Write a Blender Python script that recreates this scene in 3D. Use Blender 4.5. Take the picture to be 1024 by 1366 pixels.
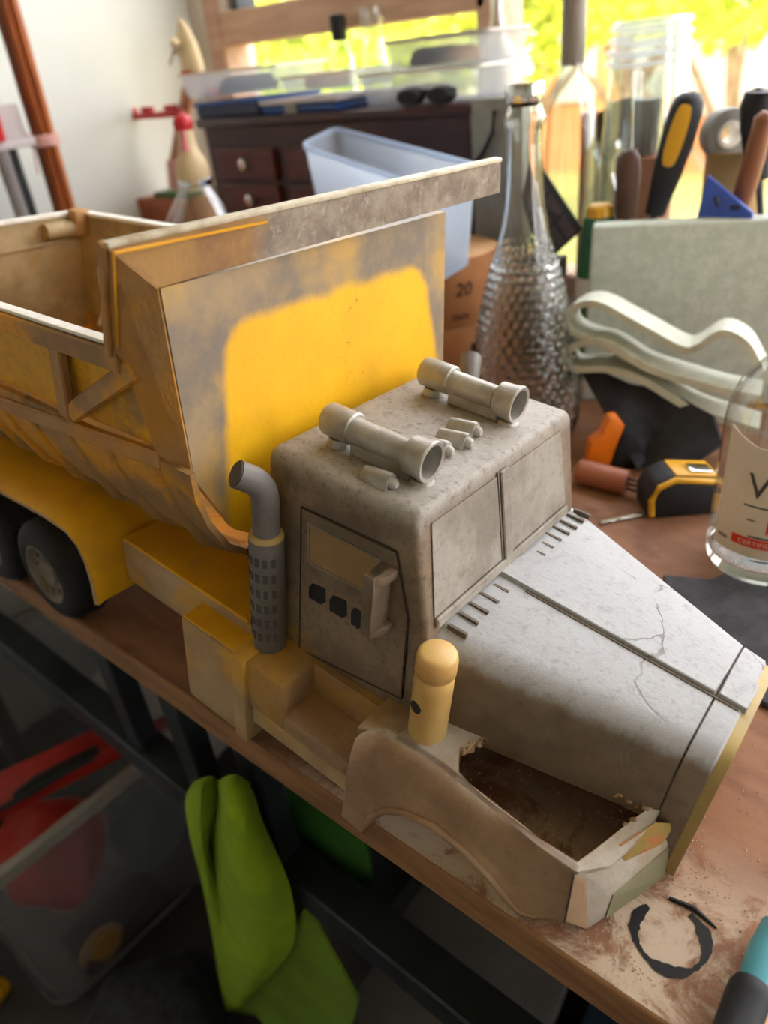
import bpy, bmesh, math, random
from mathutils import Vector, Matrix
random.seed(7)
for o in list(bpy.data.objects): bpy.data.objects.remove(o)
scn = bpy.context.scene
C = scn.collection
U = 0.86                      # metres per drafting unit

# ---------------------------------------------------------------- camera
FPX, CX, CY, EYE = 988.147, 512.0, 683.0, 0.42
R = Matrix(((0.7638745966, 0.2727363744, -0.5849021036),
            (0.6379158126, -0.4563963836, 0.6202948953),
            (-0.0977702240, -0.8469458136, -0.5226124493)))      # camera (right, down, forward) -> room
cd = bpy.data.cameras.new('camera'); cam = bpy.data.objects.new('camera', cd); C.objects.link(cam)
cd.sensor_fit = 'VERTICAL'; cd.sensor_height = 36.0; cd.lens = FPX / 1366 * 36
cr, cu, cb = R.col[0], -R.col[1], -R.col[2]
cam.matrix_world = Matrix(((cr[0], cu[0], cb[0], 0), (cr[1], cu[1], cb[1], 0), (cr[2], cu[2], cb[2], EYE * U), (0, 0, 0, 1)))
cd.clip_start = 0.01
cd.dof.use_dof = True; cd.dof.focus_distance = 0.455 * U; cd.dof.aperture_fstop = 5.5
scn.camera = cam

# ---------------------------------------------------------------- light
world = bpy.data.worlds.new('world'); scn.world = world; world.use_nodes = True
wn = world.node_tree.nodes; wl = world.node_tree.links
bg = wn['Background']
tc = wn.new('ShaderNodeTexCoord'); sx = wn.new('ShaderNodeSeparateXYZ'); rp_ = wn.new('ShaderNodeValToRGB')
wl.new(tc.outputs['Generated'], sx.inputs[0]); wl.new(sx.outputs[2], rp_.inputs[0]); wl.new(rp_.outputs[0], bg.inputs[0])
rp_.color_ramp.elements[0].color = (1, .95, .93, 1); rp_.color_ramp.elements[0].position = 0.0      # bright hazy sky
rp_.color_ramp.elements[1].color = (.84, .90, 1, 1); rp_.color_ramp.elements[1].position = 1.0
bg.inputs[1].default_value = 3.0
sd = bpy.data.lights.new('sun', 'SUN'); sun = bpy.data.objects.new('sun', sd); C.objects.link(sun)
sd.energy = 2.2; sd.angle = math.radians(0.6); sd.color = (1, .93, .8)
sun.rotation_euler = (math.radians(40), 0, math.radians(-20))     # from behind the house onto the garden
scn.view_settings.view_transform = 'Standard'; scn.view_settings.look = 'None'
scn.view_settings.exposure = 1.35; scn.view_settings.gamma = 1.0
scn.view_settings.use_curve_mapping = False

# ---------------------------------------------------------------- pixel helpers
CAMP = Vector((0, 0, EYE))
def ray(px, py): return R @ Vector((px - CX, py - CY, FPX))
def Wp(px, py, X=None, Y=None, Z=None):
    v = ray(px, py)
    if X is not None: t = X / v[0]
    elif Y is not None: t = Y / v[1]
    else: t = (Z - EYE) / v[2]
    return CAMP + v * t
def dep(P): return (P - CAMP).dot(R.col[2])
def pxs(P): return dep(P) / FPX                     # drafting units per pixel at a point
T = Matrix(((0.9881127042, -0.0292127585, 0.1509301116), (0.0190934126, 0.9974980925, 0.0680661222), (-0.1525408976, -0.0643752292, 0.9861983089)))
P0 = Vector((-0.09039636, 0.22128032, 0.0))
TI = T.transposed()
CL = TI @ (CAMP - P0)
def L(px, py, x=None, y=None, z=None):              # truck coordinates
    v = TI @ ray(px, py)
    if x is not None: t = (x - CL[0]) / v[0]
    elif y is not None: t = (y - CL[1]) / v[1]
    else: t = (z - CL[2]) / v[2]
    return CL + v * t

# ---------------------------------------------------------------- mesh helpers
def V(*a): return Vector(a)
class MB:
    def __init__(s): s.v = []; s.f = []
    def add(s, vs, fs):
        n = len(s.v); s.v += [Vector(p) for p in vs]; s.f += [[i + n for i in f] for f in fs]; return s
    def hexa(s, p): return s.add(p, [(0,3,2,1),(4,5,6,7),(0,1,5,4),(1,2,6,5),(2,3,7,6),(3,0,4,7)])
    def box(s, a, b, M=None):
        x0,y0,z0 = a; x1,y1,z1 = b
        p = [V(x0,y0,z0),V(x1,y0,z0),V(x1,y1,z0),V(x0,y1,z0),V(x0,y0,z1),V(x1,y0,z1),V(x1,y1,z1),V(x0,y1,z1)]
        if M is not None: p = [M @ q for q in p]
        return s.hexa(p)
    def prism(s, poly, off):                         # polygon + offset vector
        off = Vector(off); n = len(poly); a = [Vector(p) for p in poly]
        return s.add(a + [p + off for p in a], [tuple(range(n))[::-1], tuple(range(n, 2*n))] + [(i,(i+1)%n,n+(i+1)%n,n+i) for i in range(n)])
    def loft(s, rings, closed=True, caps=True):
        n = len(rings[0]); m = len(rings); vs = [p for r in rings for p in r]; fs = []
        for j in range(m-1):
            for i in range(n if closed else n-1):
                fs.append((j*n+i, j*n+(i+1)%n, (j+1)*n+(i+1)%n, (j+1)*n+i))
        if caps and closed: fs += [tuple(range(n))[::-1], tuple((m-1)*n+i for i in range(n))]
        return s.add(vs, fs)
    def lathe(s, prof, c=(0,0,0), n=32, axis=None, caps=True):
        c = Vector(c)
        if axis is None: M = Matrix.Identity(3)
        else: M = Vector(axis).normalized().to_track_quat('Z', 'Y').to_matrix()
        rings = [[c + M @ V(r*math.cos(2*math.pi*i/n), r*math.sin(2*math.pi*i/n), z) for i in range(n)] for z, r in prof]
        return s.loft(rings, caps=caps)
    def cyl(s, a, b, r, r2=None, n=20):
        a = Vector(a); b = Vector(b); return s.lathe([(0, r), ((b-a).length, r if r2 is None else r2)], a, n, b - a)
    def tube(s, path, r, n=10, closed=False):
        path = [Vector(p) for p in path]; rings = []; up = V(.13,.21,.97)
        for i, p in enumerate(path):
            d = (path[min(i+1,len(path)-1)] - path[max(i-1,0)]).normalized()
            a = d.cross(up).normalized(); b = d.cross(a)
            rr = r[i] if isinstance(r, (list, tuple)) else r
            rings.append([p + (a*math.cos(2*math.pi*k/n) + b*math.sin(2*math.pi*k/n))*rr for k in range(n)])
        return s.loft(rings)
    def bar(s, a, b, w, h, up=(0,0,1)):              # rectangular bar between two points
        a = Vector(a); b = Vector(b); d = (b-a).normalized(); sd_ = d.cross(Vector(up)).normalized(); u = sd_.cross(d)
        q = [(-1,-1),(1,-1),(1,1),(-1,1)]
        r0 = [a + sd_*(i*w/2) + u*(j*h/2) for i, j in q]; r1 = [b + sd_*(i*w/2) + u*(j*h/2) for i, j in q]
        return s.loft([r0, r1])
    def sheet(s, grid, th, nrm=None):                # grid of points, thickened along nrm
        m = len(grid); n = len(grid[0])
        k = Vector(nrm)*th if nrm is not None else None
        top = [Vector(p) for r in grid for p in r]
        bot = []
        for j in range(m):
            for i in range(n):
                if k is None:
                    du = Vector(grid[j][min(i+1,n-1)]) - Vector(grid[j][max(i-1,0)]); dv = Vector(grid[min(j+1,m-1)][i]) - Vector(grid[max(j-1,0)][i])
                    bot.append(Vector(grid[j][i]) - du.cross(dv).normalized()*th)
                else: bot.append(Vector(grid[j][i]) - k)
        fs = []; N = m*n
        for j in range(m-1):
            for i in range(n-1):
                q = (j*n+i, j*n+i+1, (j+1)*n+i+1, (j+1)*n+i)
                fs.append(q); fs.append(tuple(N+t for t in q[::-1]))
        edge = [(i, i+1) for i in range(n-1)] + [(j*n+n-1, (j+1)*n+n-1) for j in range(m-1)] + [((m-1)*n+i+1, (m-1)*n+i) for i in range(n-1)] + [((j+1)*n, j*n) for j in range(m-1)]
        for a, b in edge: fs.append((b, a, N+a, N+b))
        return s.add(top + bot, fs)
    def xf(s, M): s.v = [M @ p for p in s.v]; return s
    def mirror(s, yc=.105):
        s.v = [V(p[0], 2*yc - p[1], p[2]) for p in s.v]; s.f = [f[::-1] for f in s.f]; return s
    def build(s, name, mat, parent=None, bevel=0, seg=2, smooth=True, label=None, cat=None, group=None, kind=None, ang=35, fix=True):
        bm = bmesh.new()
        vs = [bm.verts.new(p * U) for p in s.v]
        for f in s.f:
            try: bm.faces.new([vs[i] for i in f])
            except ValueError: pass
        bmesh.ops.remove_doubles(bm, verts=bm.verts, dist=1e-6)
        if fix: bmesh.ops.recalc_face_normals(bm, faces=bm.faces)
        if bevel:
            es = [e for e in bm.edges if len(e.link_faces) == 2 and e.calc_face_angle(0) > math.radians(28)]
            bmesh.ops.bevel(bm, geom=es, offset=bevel*U, segments=seg, affect='EDGES', profile=.5, clamp_overlap=True)
        me = bpy.data.meshes.new(name); bm.to_mesh(me); bm.free()
        if smooth:
            for p in me.polygons: p.use_smooth = True
            me.set_sharp_from_angle(angle=math.radians(ang))
        me.materials.append(mat)
        o = bpy.data.objects.new(name, me); C.objects.link(o)
        if parent is not None: o.parent = parent
        tag(o, label, cat, group, kind)
        return o
def tag(o, label=None, cat=None, group=None, kind=None):
    if label: o['label'] = label
    if cat: o['category'] = cat
    if group: o['group'] = group
    if kind: o['kind'] = kind
    return o
def empty(name, loc, label=None, cat=None, group=None, kind=None):
    o = bpy.data.objects.new(name, None); o.empty_display_size = .02; C.objects.link(o); o.location = Vector(loc) * U
    return tag(o, label, cat, group, kind)
class Thing:                                         # an Empty at the base; parts are given in room coordinates
    def __init__(s, name, loc, label, cat, group=None, kind=None):
        s.loc = Vector(loc); s.e = empty(name, loc, label, cat, group, kind)
    def part(s, mb, name, mat, **k):
        par = k.pop('under', None)
        mb.v = [p - s.loc for p in mb.v]
        return mb.build(name, mat, par if par is not None else s.e, **k)
def arc(n): return [2*math.pi*i/n for i in range(n)]

# ---------------------------------------------------------------- materials
def lin(c):
    if isinstance(c, str): c = tuple(int(c[i:i+2], 16)/255 for i in (0, 2, 4))
    return tuple((x/12.92 if x <= .04045 else ((x+.055)/1.055)**2.4) for x in c) + (1,)
class NT:
    def __init__(s, name):
        s.m = bpy.data.materials.new(name); s.m.use_nodes = True; s.t = s.m.node_tree
        s.p = s.t.nodes['Principled BSDF']; s.out = s.t.nodes['Material Output']
        s.co = s.n('ShaderNodeTexCoord').outputs['Object']
    def n(s, k, **kw):
        x = s.t.nodes.new(k)
        for a, b in kw.items(): setattr(x, a, b)
        return x
    def ln(s, a, b): s.t.links.new(a, b)
    def noise(s, scale, detail=5, rough=.6, dist=0, co=None):
        x = s.n('ShaderNodeTexNoise'); x.inputs['Scale'].default_value = scale; x.inputs['Detail'].default_value = detail
        x.inputs['Roughness'].default_value = rough; x.inputs['Distortion'].default_value = dist
        s.ln(co or s.co, x.inputs['Vector']); return x.outputs['Fac']
    def ramp(s, fac, a, b):
        x = s.n('ShaderNodeMapRange'); x.interpolation_type = 'SMOOTHSTEP'; x.inputs[1].default_value = a; x.inputs[2].default_value = b
        s.ln(fac, x.inputs[0]); return x.outputs[0]
    def mix(s, fac, a, b):
        x = s.n('ShaderNodeMix', data_type='RGBA')
        if isinstance(fac, (int, float)): x.inputs[0].default_value = fac
        else: s.ln(fac, x.inputs[0])
        for q, i in ((a, 6), (b, 7)):
            if isinstance(q, (str, tuple)): x.inputs[i].default_value = lin(q)
            else: s.ln(q, x.inputs[i])
        return x.outputs[2]
    def math(s, op, a, b=0.0, c=None):
        x = s.n('ShaderNodeMath', operation=op)
        for i, q in enumerate((a, b, c)):
            if q is None: continue
            if isinstance(q, (int, float)): x.inputs[i].default_value = q
            else: s.ln(q, x.inputs[i])
        return x.outputs[0]
    def sep(s, co=None):
        x = s.n('ShaderNodeSeparateXYZ'); s.ln(co or s.co, x.inputs[0]); return x.outputs
    def color(s, c):
        if isinstance(c, (str, tuple)): s.p.inputs['Base Color'].default_value = lin(c)
        else: s.ln(c, s.p.inputs['Base Color'])
        return s
    def bump(s, h, st=.3, dist=.002):
        x = s.n('ShaderNodeBump'); x.inputs['Strength'].default_value = st; x.inputs['Distance'].default_value = dist
        s.ln(h, x.inputs['Height']); s.ln(x.outputs[0], s.p.inputs['Normal']); return s
    def set(s, **k):
        for a, b in k.items(): s.p.inputs[a.replace('_', ' ')].default_value = b
        return s
def plain(name, c, c2=None, scale=30, rough=.6, bump=0, bs=150, metal=0, det=5, lo=.35, hi=.65, stretch=None, **k):
    t = NT(name)
    co = None
    if stretch:
        mp = t.n('ShaderNodeMapping'); mp.inputs['Scale'].default_value = stretch; t.ln(t.co, mp.inputs[0]); co = mp.outputs[0]
    if c2: t.color(t.mix(t.ramp(t.noise(scale, det, co=co), lo, hi), c, c2))
    else: t.color(c)
    t.set(Roughness=rough, Metallic=metal, **k)
    if bump: t.bump(t.noise(bs, 4, co=co), bump)
    return t.m
def glass_thin(name, c='ffffff', gl=.10, rough=.02, tint=1.0, boost=1.0):
    t = NT(name); t.t.nodes.remove(t.p)
    tr = t.n('ShaderNodeBsdfTransparent'); tr.inputs[0].default_value = lin(c)
    g = t.n('ShaderNodeBsdfGlossy'); g.inputs['Roughness'].default_value = rough
    lw = t.n('ShaderNodeLayerWeight'); lw.inputs[0].default_value = .25
    f = t.math('MULTIPLY_ADD', lw.outputs['Facing'], .55*boost, gl*.4)
    mx = t.n('ShaderNodeMixShader'); t.ln(f, mx.inputs[0]); t.ln(tr.outputs[0], mx.inputs[1]); t.ln(g.outputs[0], mx.inputs[2])
    t.ln(mx.outputs[0], t.out.inputs[0]); return t.m
def cloudy(name, c, clear=.35, rough=.3, tl=.5):     # translucent plastic
    t = NT(name); t.color(c); t.set(Roughness=rough)
    tr = t.n('ShaderNodeBsdfTransparent'); ts = t.n('ShaderNodeBsdfTranslucent'); ts.inputs[0].default_value = lin(c)
    m1 = t.n('ShaderNodeMixShader'); m1.inputs[0].default_value = tl; t.ln(t.p.outputs[0], m1.inputs[1]); t.ln(ts.outputs[0], m1.inputs[2])
    m2 = t.n('ShaderNodeMixShader'); m2.inputs[0].default_value = clear; t.ln(m1.outputs[0], m2.inputs[1]); t.ln(tr.outputs[0], m2.inputs[2])
    t.ln(m2.outputs[0], t.out.inputs[0]); return t.m

def primer(name, c1, c2, yel=0, ylo=.5, yhi=.62, speck=.35, rough=.62, crack=0, ycol='c99a2b', spec=.4, top=None):
    t = NT(name)
    col = t.mix(t.ramp(t.noise(22, 6), .38, .64), c1, c2)
    if yel: col = t.mix(t.math('MULTIPLY', t.ramp(t.noise(13, 5, .6, .4), ylo, yhi), yel), col, ycol)
    if top:                                          # paler tone towards the top of the part, ragged edge
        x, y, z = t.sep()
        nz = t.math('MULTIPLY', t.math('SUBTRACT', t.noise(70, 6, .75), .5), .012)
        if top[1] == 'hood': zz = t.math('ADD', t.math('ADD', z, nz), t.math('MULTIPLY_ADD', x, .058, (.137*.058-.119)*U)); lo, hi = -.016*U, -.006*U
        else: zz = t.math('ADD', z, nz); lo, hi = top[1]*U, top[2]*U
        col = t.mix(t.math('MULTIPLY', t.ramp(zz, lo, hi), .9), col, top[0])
    if speck: col = t.mix(t.math('MULTIPLY', t.ramp(t.noise(260, 3, .7), .56, .72), speck), col, '4a4038')
    if speck: col = t.mix(t.math('MULTIPLY', t.ramp(t.noise(38, 7, .75, .6), .60, .70), .55*speck), col, '3a332c')
    if speck: col = t.mix(t.math('MULTIPLY', t.ramp(t.noise(120, 8, .8), .48, .66), .9*speck), col, '5a5044')
    h = t.math('ADD', t.noise(330, 4, .7), t.noise(60, 5, .7))
    if crack:
        vo = t.n('ShaderNodeTexVoronoi', feature='DISTANCE_TO_EDGE'); vo.inputs['Scale'].default_value = 11
        nz = t.n('ShaderNodeTexNoise'); nz.inputs['Scale'].default_value = 9; nz.inputs['Detail'].default_value = 6; t.ln(t.co, nz.inputs['Vector'])
        add = t.n('ShaderNodeVectorMath', operation='MULTIPLY_ADD'); t.ln(nz.outputs['Color'], add.inputs[0]); add.inputs[1].default_value = (.16,.16,.16); t.ln(t.co, add.inputs[2])
        t.ln(add.outputs[0], vo.inputs['Vector'])
        ck = t.math('MULTIPLY', t.math('SUBTRACT', 1.0, t.ramp(vo.outputs['Distance'], .004, .012)), t.ramp(t.noise(7, 3), .47, .55))
        col = t.mix(t.math('MULTIPLY', ck, crack), col, '6a6660')
        h = t.math('SUBTRACT', h, t.math('MULTIPLY', ck, 1.5))
    t.color(col).set(Roughness=rough); t.p.inputs['Specular IOR Level'].default_value = spec
    t.bump(h, .35, .0008); return t.m
M = {}
M['primer'] = primer('grey_primer', '9a9388', '7f766a', yel=.25, ylo=.56, yhi=.7)
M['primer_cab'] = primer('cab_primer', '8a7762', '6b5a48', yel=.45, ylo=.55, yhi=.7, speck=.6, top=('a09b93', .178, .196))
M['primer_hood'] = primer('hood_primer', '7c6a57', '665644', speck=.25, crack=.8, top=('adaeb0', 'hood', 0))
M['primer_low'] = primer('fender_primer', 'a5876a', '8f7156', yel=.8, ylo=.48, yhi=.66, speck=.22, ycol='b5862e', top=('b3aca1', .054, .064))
M['primer_dump'] = primer('dump_primer', 'a8804a', '8f6c44', yel=.9, ylo=.47, yhi=.62, speck=.28, ycol='dc960c')
M['rail_tan'] = primer('sanded_tan', 'b28650', 'a07444', yel=.6, ylo=.5, yhi=.66, speck=.12, ycol='cf8c1c')
M['dump_in'] = primer('dump_inside', 'b09a72', '8f7a56', yel=.5, speck=.1, ycol='b98a35')
M['yellow'] = plain('yellow_paint', 'e0a010', 'c9880c', 14, .45, .1, 90)
M['yellow_dusty'] = primer('yellow_dusty', 'e6aa08', 'd69c10', yel=.5, ylo=.58, yhi=.75, speck=.05, ycol='a8926c')
M['yellow_side'] = primer('yellow_sanded', 'b59a74', 'a3855c', yel=.8, ylo=.5, yhi=.66, speck=.08, ycol='d29c22')
M['patch'] = primer('yellow_recess', 'e6ac06', 'd69c10', yel=.8, ylo=.56, yhi=.68, speck=.25, ycol='9a7848')
M['rim_white'] = plain('worn_white_edge', 'e9e6df', 'd6d1c6', 60, .6)
M['rim_edge'] = plain('worn_cream_edge', 'cfc5ae', 'a8987a', 60, .6)
M['deck'] = primer('deck_primer', 'b8b0a4', 'a08f7a', speck=.15)
M['slot'] = plain('slot_grey', '4a4541', None, rough=.7)
M['seam'] = plain('seam_shade', '2e2620', '40362c', 90, .9)  # dark strips painted in for the shade inside the grooves
M['black'] = plain('matt_black', '07070a', None, rough=.7)
M['exhaust'] = plain('dark_grey_plastic', '6e6964', '625c57', 60, .5, .1, 300)
M['silver'] = plain('silver_paint', 'b4b0a8', '98938a', 60, .36, .15, 350, metal=.3)
M['cream'] = plain('cream_resin', 'd2ac68', 'c09a58', 14, .38, .08, 120, Subsurface_Weight=.15)
M['rubber'] = plain('rubber', '08090e', '0f1116', 60, .75)
M['hub'] = plain('wheel_hub', '7c7264', '5c5448', 60, .5)
M['filler'] = plain('cracked_filler', '9a8444', 'b56f42', 70, .8, .6, 160, lo=.45, hi=.6)
M['grille'] = plain('beige_plastic', 'b39a5e', 'a48b52', 30, .5)
M['plate_green'] = plain('dull_green_plastic', '8d8a6a', '7c7a5e', 30, .45)

# panel with the round-cornered yellow patch
def panel_mat():
    t = NT('yellow_panel')
    col = t.mix(t.ramp(t.noise(25, 6), .38, .62), '9c8462', '786c5f')
    x, y, z = t.sep()
    a = L(295, 430, x=-.293); b = L(560, 345, x=-.297); c_ = L(300, 600, x=-.283); d = L(577, 485, x=-.29)
    nz = t.math('MULTIPLY', t.math('SUBTRACT', t.noise(38, 3), .5), .008)
    def edge(pa, pb, sgn):   # signed distance to a line in the y-z plane, scaled units
        n = Vector((-(pb[2]-pa[2]), pb[1]-pa[1])).normalized() * sgn
        dd = -(n[0]*pa[1] + n[1]*pa[2]) * U
        return t.math('ADD', t.math('ADD', t.math('MULTIPLY', y, n[0]), t.math('MULTIPLY', z, n[1])), t.math('ADD', nz, dd))
    e1 = edge(a, b, -1); e2 = edge(a, c_, 1); e3 = edge(b, d, -1)
    r = .02
    def pos(e): return t.math('MAXIMUM', t.math('SUBTRACT', r, e), 0.0)
    def corner(ea, eb): return t.math('SQRT', t.math('ADD', t.math('POWER', pos(ea), 2.0), t.math('POWER', pos(eb), 2.0)))
    q = t.math('MAXIMUM', corner(e1, e2), corner(e1, e3))
    k = t.math('SUBTRACT', 1.0, t.ramp(q, r*.72, r*1.12))
    ye = t.mix(t.ramp(t.noise(14, 4), .4, .7), 'ecb402', 'e2a806')
    ye = t.mix(t.math('MULTIPLY', t.ramp(t.noise(120, 5, .7), .60, .72), t.ramp(t.noise(12, 2), .5, .62)), ye, '8a6a1c')
    low = t.math('MULTIPLY', t.ramp(t.noise(16, 4), .5, .7), .7)
    col = t.mix(low, col, 'c79a3c')
    t.color(t.mix(k, col, ye)).set(Roughness=.5); t.bump(t.noise(220, 4), .25, .0008); return t.m
M['panel'] = panel_mat()

def visor_mat():
    t = NT('visor_primer'); x, y, z = t.sep()
    g = t.mix(t.ramp(t.noise(45, 6, .7), .4, .62), '9c8f7e', '7e6f62')
    g = t.mix(t.math('MULTIPLY', t.ramp(t.noise(150, 4, .7), .52, .68), .5), g, 'b9b1a4')
    br = t.mix(t.ramp(t.noise(20, 6), .4, .62), 'a8804a', '8a6444')
    f = t.ramp(t.math('ADD', y, t.math('MULTIPLY', t.noise(40, 3), .02)), .045*U, .062*U)
    t.color(t.mix(f, br, g)).set(Roughness=.7); t.bump(t.noise(200, 4), .4, .001); return t.m
M['visor'] = visor_mat()

# room materials
def bench_mat():
    t = NT('bench_board')
    mp = t.n('ShaderNodeMapping'); mp.inputs['Scale'].default_value = (3, 9, 9); t.ln(t.co, mp.inputs[0])
    col = t.mix(t.ramp(t.noise(6, 8, .6, .5, mp.outputs[0]), .3, .7), '94694e', '7d563f')
    col = t.mix(t.ramp(t.noise(7, 6, .7), .5, .8), col, '97705a')
    col = t.mix(t.math('MULTIPLY', t.ramp(t.noise(8, 5, .6), .58, .68), .5), col, '54302a')
    x, y, z = t.sep()
    dust = t.math('MULTIPLY', t.math('SUBTRACT', 1.0, t.ramp(y, (.235-.7)*U, (.33-.7)*U)), t.ramp(t.noise(30, 9, .75, .6), .40, .56))
    dust = t.math('MULTIPLY', dust, t.ramp(x, (-.38+.4)*U, (-.2+.4)*U))
    d2 = t.math('MULTIPLY', t.ramp(t.noise(16, 8, .75, .4), .56, .68), .06)
    dust = t.math('MAXIMUM', dust, t.math('MULTIPLY', d2, t.ramp(x, .1*U, .35*U)))
    col = t.mix(t.math('MULTIPLY', dust, .9), col, 'ccb8a2')
    t.color(col).set(Roughness=.72); t.p.inputs['Specular IOR Level'].default_value = .3; t.bump(t.noise(160, 5, .7), .15, .001); return t.m
M['bench'] = bench_mat()
M['bench_edge'] = plain('bench_edge', '9a6f48', '7c5636', 18, .7, .15, 120, stretch=(1, 6, 6))
M['steel'] = plain('dark_steel', '333b40', '262c30', 20, .45, metal=.3)
M['wall'] = plain('wall_paint', 'dfe4e0', 'd6dad6', 3, .9)
M['wall_warm'] = plain('wall_warm', 'd8cfc2', 'cfc5b6', 3, .9)
M['wall_dark'] = plain('shelf_wall', 'b8b4ae', 'aca8a2', 3, .9)
M['ceil'] = plain('ceiling_boards', 'd8ccc0', 'ccc0b4', 3, .9)
M['floor'] = plain('floor_dark', '3c3a3c', '302f33', 8, .8)
M['frame_wood'] = plain('window_wood', 'c9a48a', 'b8927a', 10, .6, stretch=(1, 8, 8))
M['frame_white'] = plain('window_white', 'd8cbbf', 'cbbcae', 10, .6)
M['pane'] = glass_thin('window_pane', 'ffffff', .05, .01, boost=.5)

# ================================================================ THE SETTING
YW, XL, XR, YF, ZF, ZC = 1.22, -1.56, 1.45, -1.5, -0.87, 1.7
MB().box((XL-.1, YF-.1, ZF-.08), (XR+.1, YW+.12, ZF)).build('floor', M['floor'], kind='structure')
MB().box((XL-.1, YF-.1, ZC), (XR+.1, YW+.12, ZC+.1)).build('ceiling', M['ceil'], kind='structure')
MB().box((XL-.1, YF-.1, ZF), (XL, YW+.12, ZC)).build('wall_left', M['wall'], kind='structure')
MB().box((XL, YF-.1, ZF), (XR, YF, ZC)).build('wall_front', M['wall_dark'], kind='structure')
# right wall, with an unseen window added to let in side light
rw = MB()
wz0, wz1, wy0, wy1 = .12, 1.45, .35, 1.1
rw.box((XR, YF-.1, ZF), (XR+.1, YW+.12, wz0)).box((XR, YF-.1, wz1), (XR+.1, YW+.12, ZC)).box((XR, YF-.1, wz0), (XR+.1, wy0, wz1)).box((XR, wy1, wz0), (XR+.1, YW+.12, wz1))
rw.build('wall_right', M['wall'], kind='structure')
w2 = empty('added_light_window', (XR, (wy0+wy1)/2, wz0), kind='structure')
for a, b in (((0,wy0,wz0),(.06,wy1,wz0+.04)),((0,wy0,wz1-.04),(.06,wy1,wz1)),((0,wy0,wz0),(.06,wy0+.04,wz1)),((0,wy1-.04,wz0),(.06,wy1,wz1))):
    q = (wy0+wy1)/2
    MB().box((a[0], a[1]-q, a[2]-wz0), (b[0], b[1]-q, b[2]-wz0)).build('window_frame', M['frame_white'], w2)
# back wall with the big window
WX0, WX1, WZ0, WZ1 = -1.50, 1.35, .02, 1.55
bw = MB()
bw.box((XL, YW, ZF), (XR, YW+.12, WZ0)).box((XL, YW, WZ1), (XR, YW+.12, ZC)).box((XL, YW, WZ0), (WX0, YW+.12, WZ1)).box((WX1, YW, WZ0), (XR, YW+.12, WZ1))
bw.build('wall_back', M['wall_warm'], kind='structure')
w1 = Thing('window_1', (0, YW, WZ0), None, None, kind='structure')
tz1 = Wp(275, 67, Y=YW)[2]; tz2 = Wp(264, 23, Y=YW)[2]
MX = Wp(652, 30, Y=YW)[0]
for a, b, mt in (((WX0, WZ0), (WX0+.05, WZ1), 'frame_wood'), ((WX1-.05, WZ0), (WX1, WZ1), 'frame_wood'), ((WX0, WZ1-.05), (WX1, WZ1), 'frame_wood'),
             ((WX0, WZ0), (WX1, WZ0+.04), 'frame_wood'), ((WX0+.05, tz1), (MX, tz2), 'frame_wood'), ((MX-.02, WZ0), (MX+.03, WZ1), 'frame_wood'), ((.3, WZ0), (.35, WZ1), 'frame_wood')):
    w1.part(MB().box((a[0], YW-.01, a[1]), (b[0], YW+.06, b[1])), 'window_frame', M[mt], bevel=.004, seg=1)
w1.part(MB().box((WX0+.05, YW-.005, tz2), (WX0+.075, YW+.05, WZ1-.05)), 'sash', M['frame_white'])
w1.part(MB().box((WX0+.085, YW, tz2), (WX0+.105, YW+.05, WZ1-.05)), 'sash', M['steel'])
for a, b in ((WX0+.05, MX-.02), (MX+.03, .3), (.35, WX1-.05)):
    w1.part(MB().box((a, YW+.02, WZ0+.04), (b, YW+.026, WZ1-.05)), 'pane', M['pane'])
# the garden
M['lawn'] = plain('lawn', 'a89a58', '9c9a50', 2, .9)
M['leaf1'] = plain('leaf_yellowgreen', 'a9c01c', 'd2d23a', 1.5, .6, Transmission_Weight=0.0)
M['leaf2'] = plain('leaf_green', '7fa024', 'b5c43a', 1.5, .6)
M['bark'] = plain('bark', 'a08468', '7c6248', 12, .9)
M['brick_or'] = plain('orange_render', 'd9925c', 'cc8450', 2, .9)
M['roof_t'] = plain('roof_tile', 'b06a44', '9c5a3a', 4, .9)
M['white_wall'] = plain('white_render', 'c4c0b8', None, rough=.9)
GZ = -1.1
MB().box((-40, YW+.3, GZ-.2), (25, 40, GZ)).build('ground', M['lawn'], kind='structure')
def tree(name, base, h, cr, n, mt, label, trunk=.12, zs=.8, low=0.0, cat='tree', group=None):
    t = Thing(name, base, label, cat, group)
    b = Vector(base)
    if trunk:
        mb = MB().tube([b, b+V(.05,0,h*.4), b+V(-.05,0,h*.8)], [trunk, trunk*.8, trunk*.4], 8)
        for a in arc(5):
            s_ = b + V(0,0,h*(.38+.06*math.sin(a*3))); mb.tube([s_, s_+V(math.cos(a)*cr*.35, math.sin(a)*cr*.3, cr*.4), s_+V(math.cos(a)*cr*.7, math.sin(a)*cr*.6, cr*.75)], [trunk*.5, trunk*.3, trunk*.12], 6)
        t.part(mb, 'trunk', M['bark'])
    mb = MB(); rr = random.Random(hash(label) % 1000 if False else len(label))
    cz = b + V(0, 0, h)
    for i in range(n):
        d = V(rr.gauss(0,1), rr.gauss(0,1), rr.gauss(0,1)).normalized() * (rr.random()**.45)
        p = cz + V(d[0]*cr*(1+.2*math.sin(d[2]*9)), d[1]*cr, d[2]*cr*zs)
        u = V(rr.gauss(0,1), rr.gauss(0,1), rr.gauss(0,1)).normalized(); w = u.cross(V(rr.gauss(0,1), rr.gauss(0,1), rr.gauss(0,1))).normalized()
        s_ = cr * rr.uniform(.035, .08)
        mb.add([p-u*s_, p+w*s_*.6, p+u*s_, p-w*s_*.6], [(0,1,2,3)])
    t.part(mb, 'foliage', M[mt], kind='stuff', smooth=False, fix=False)
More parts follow.
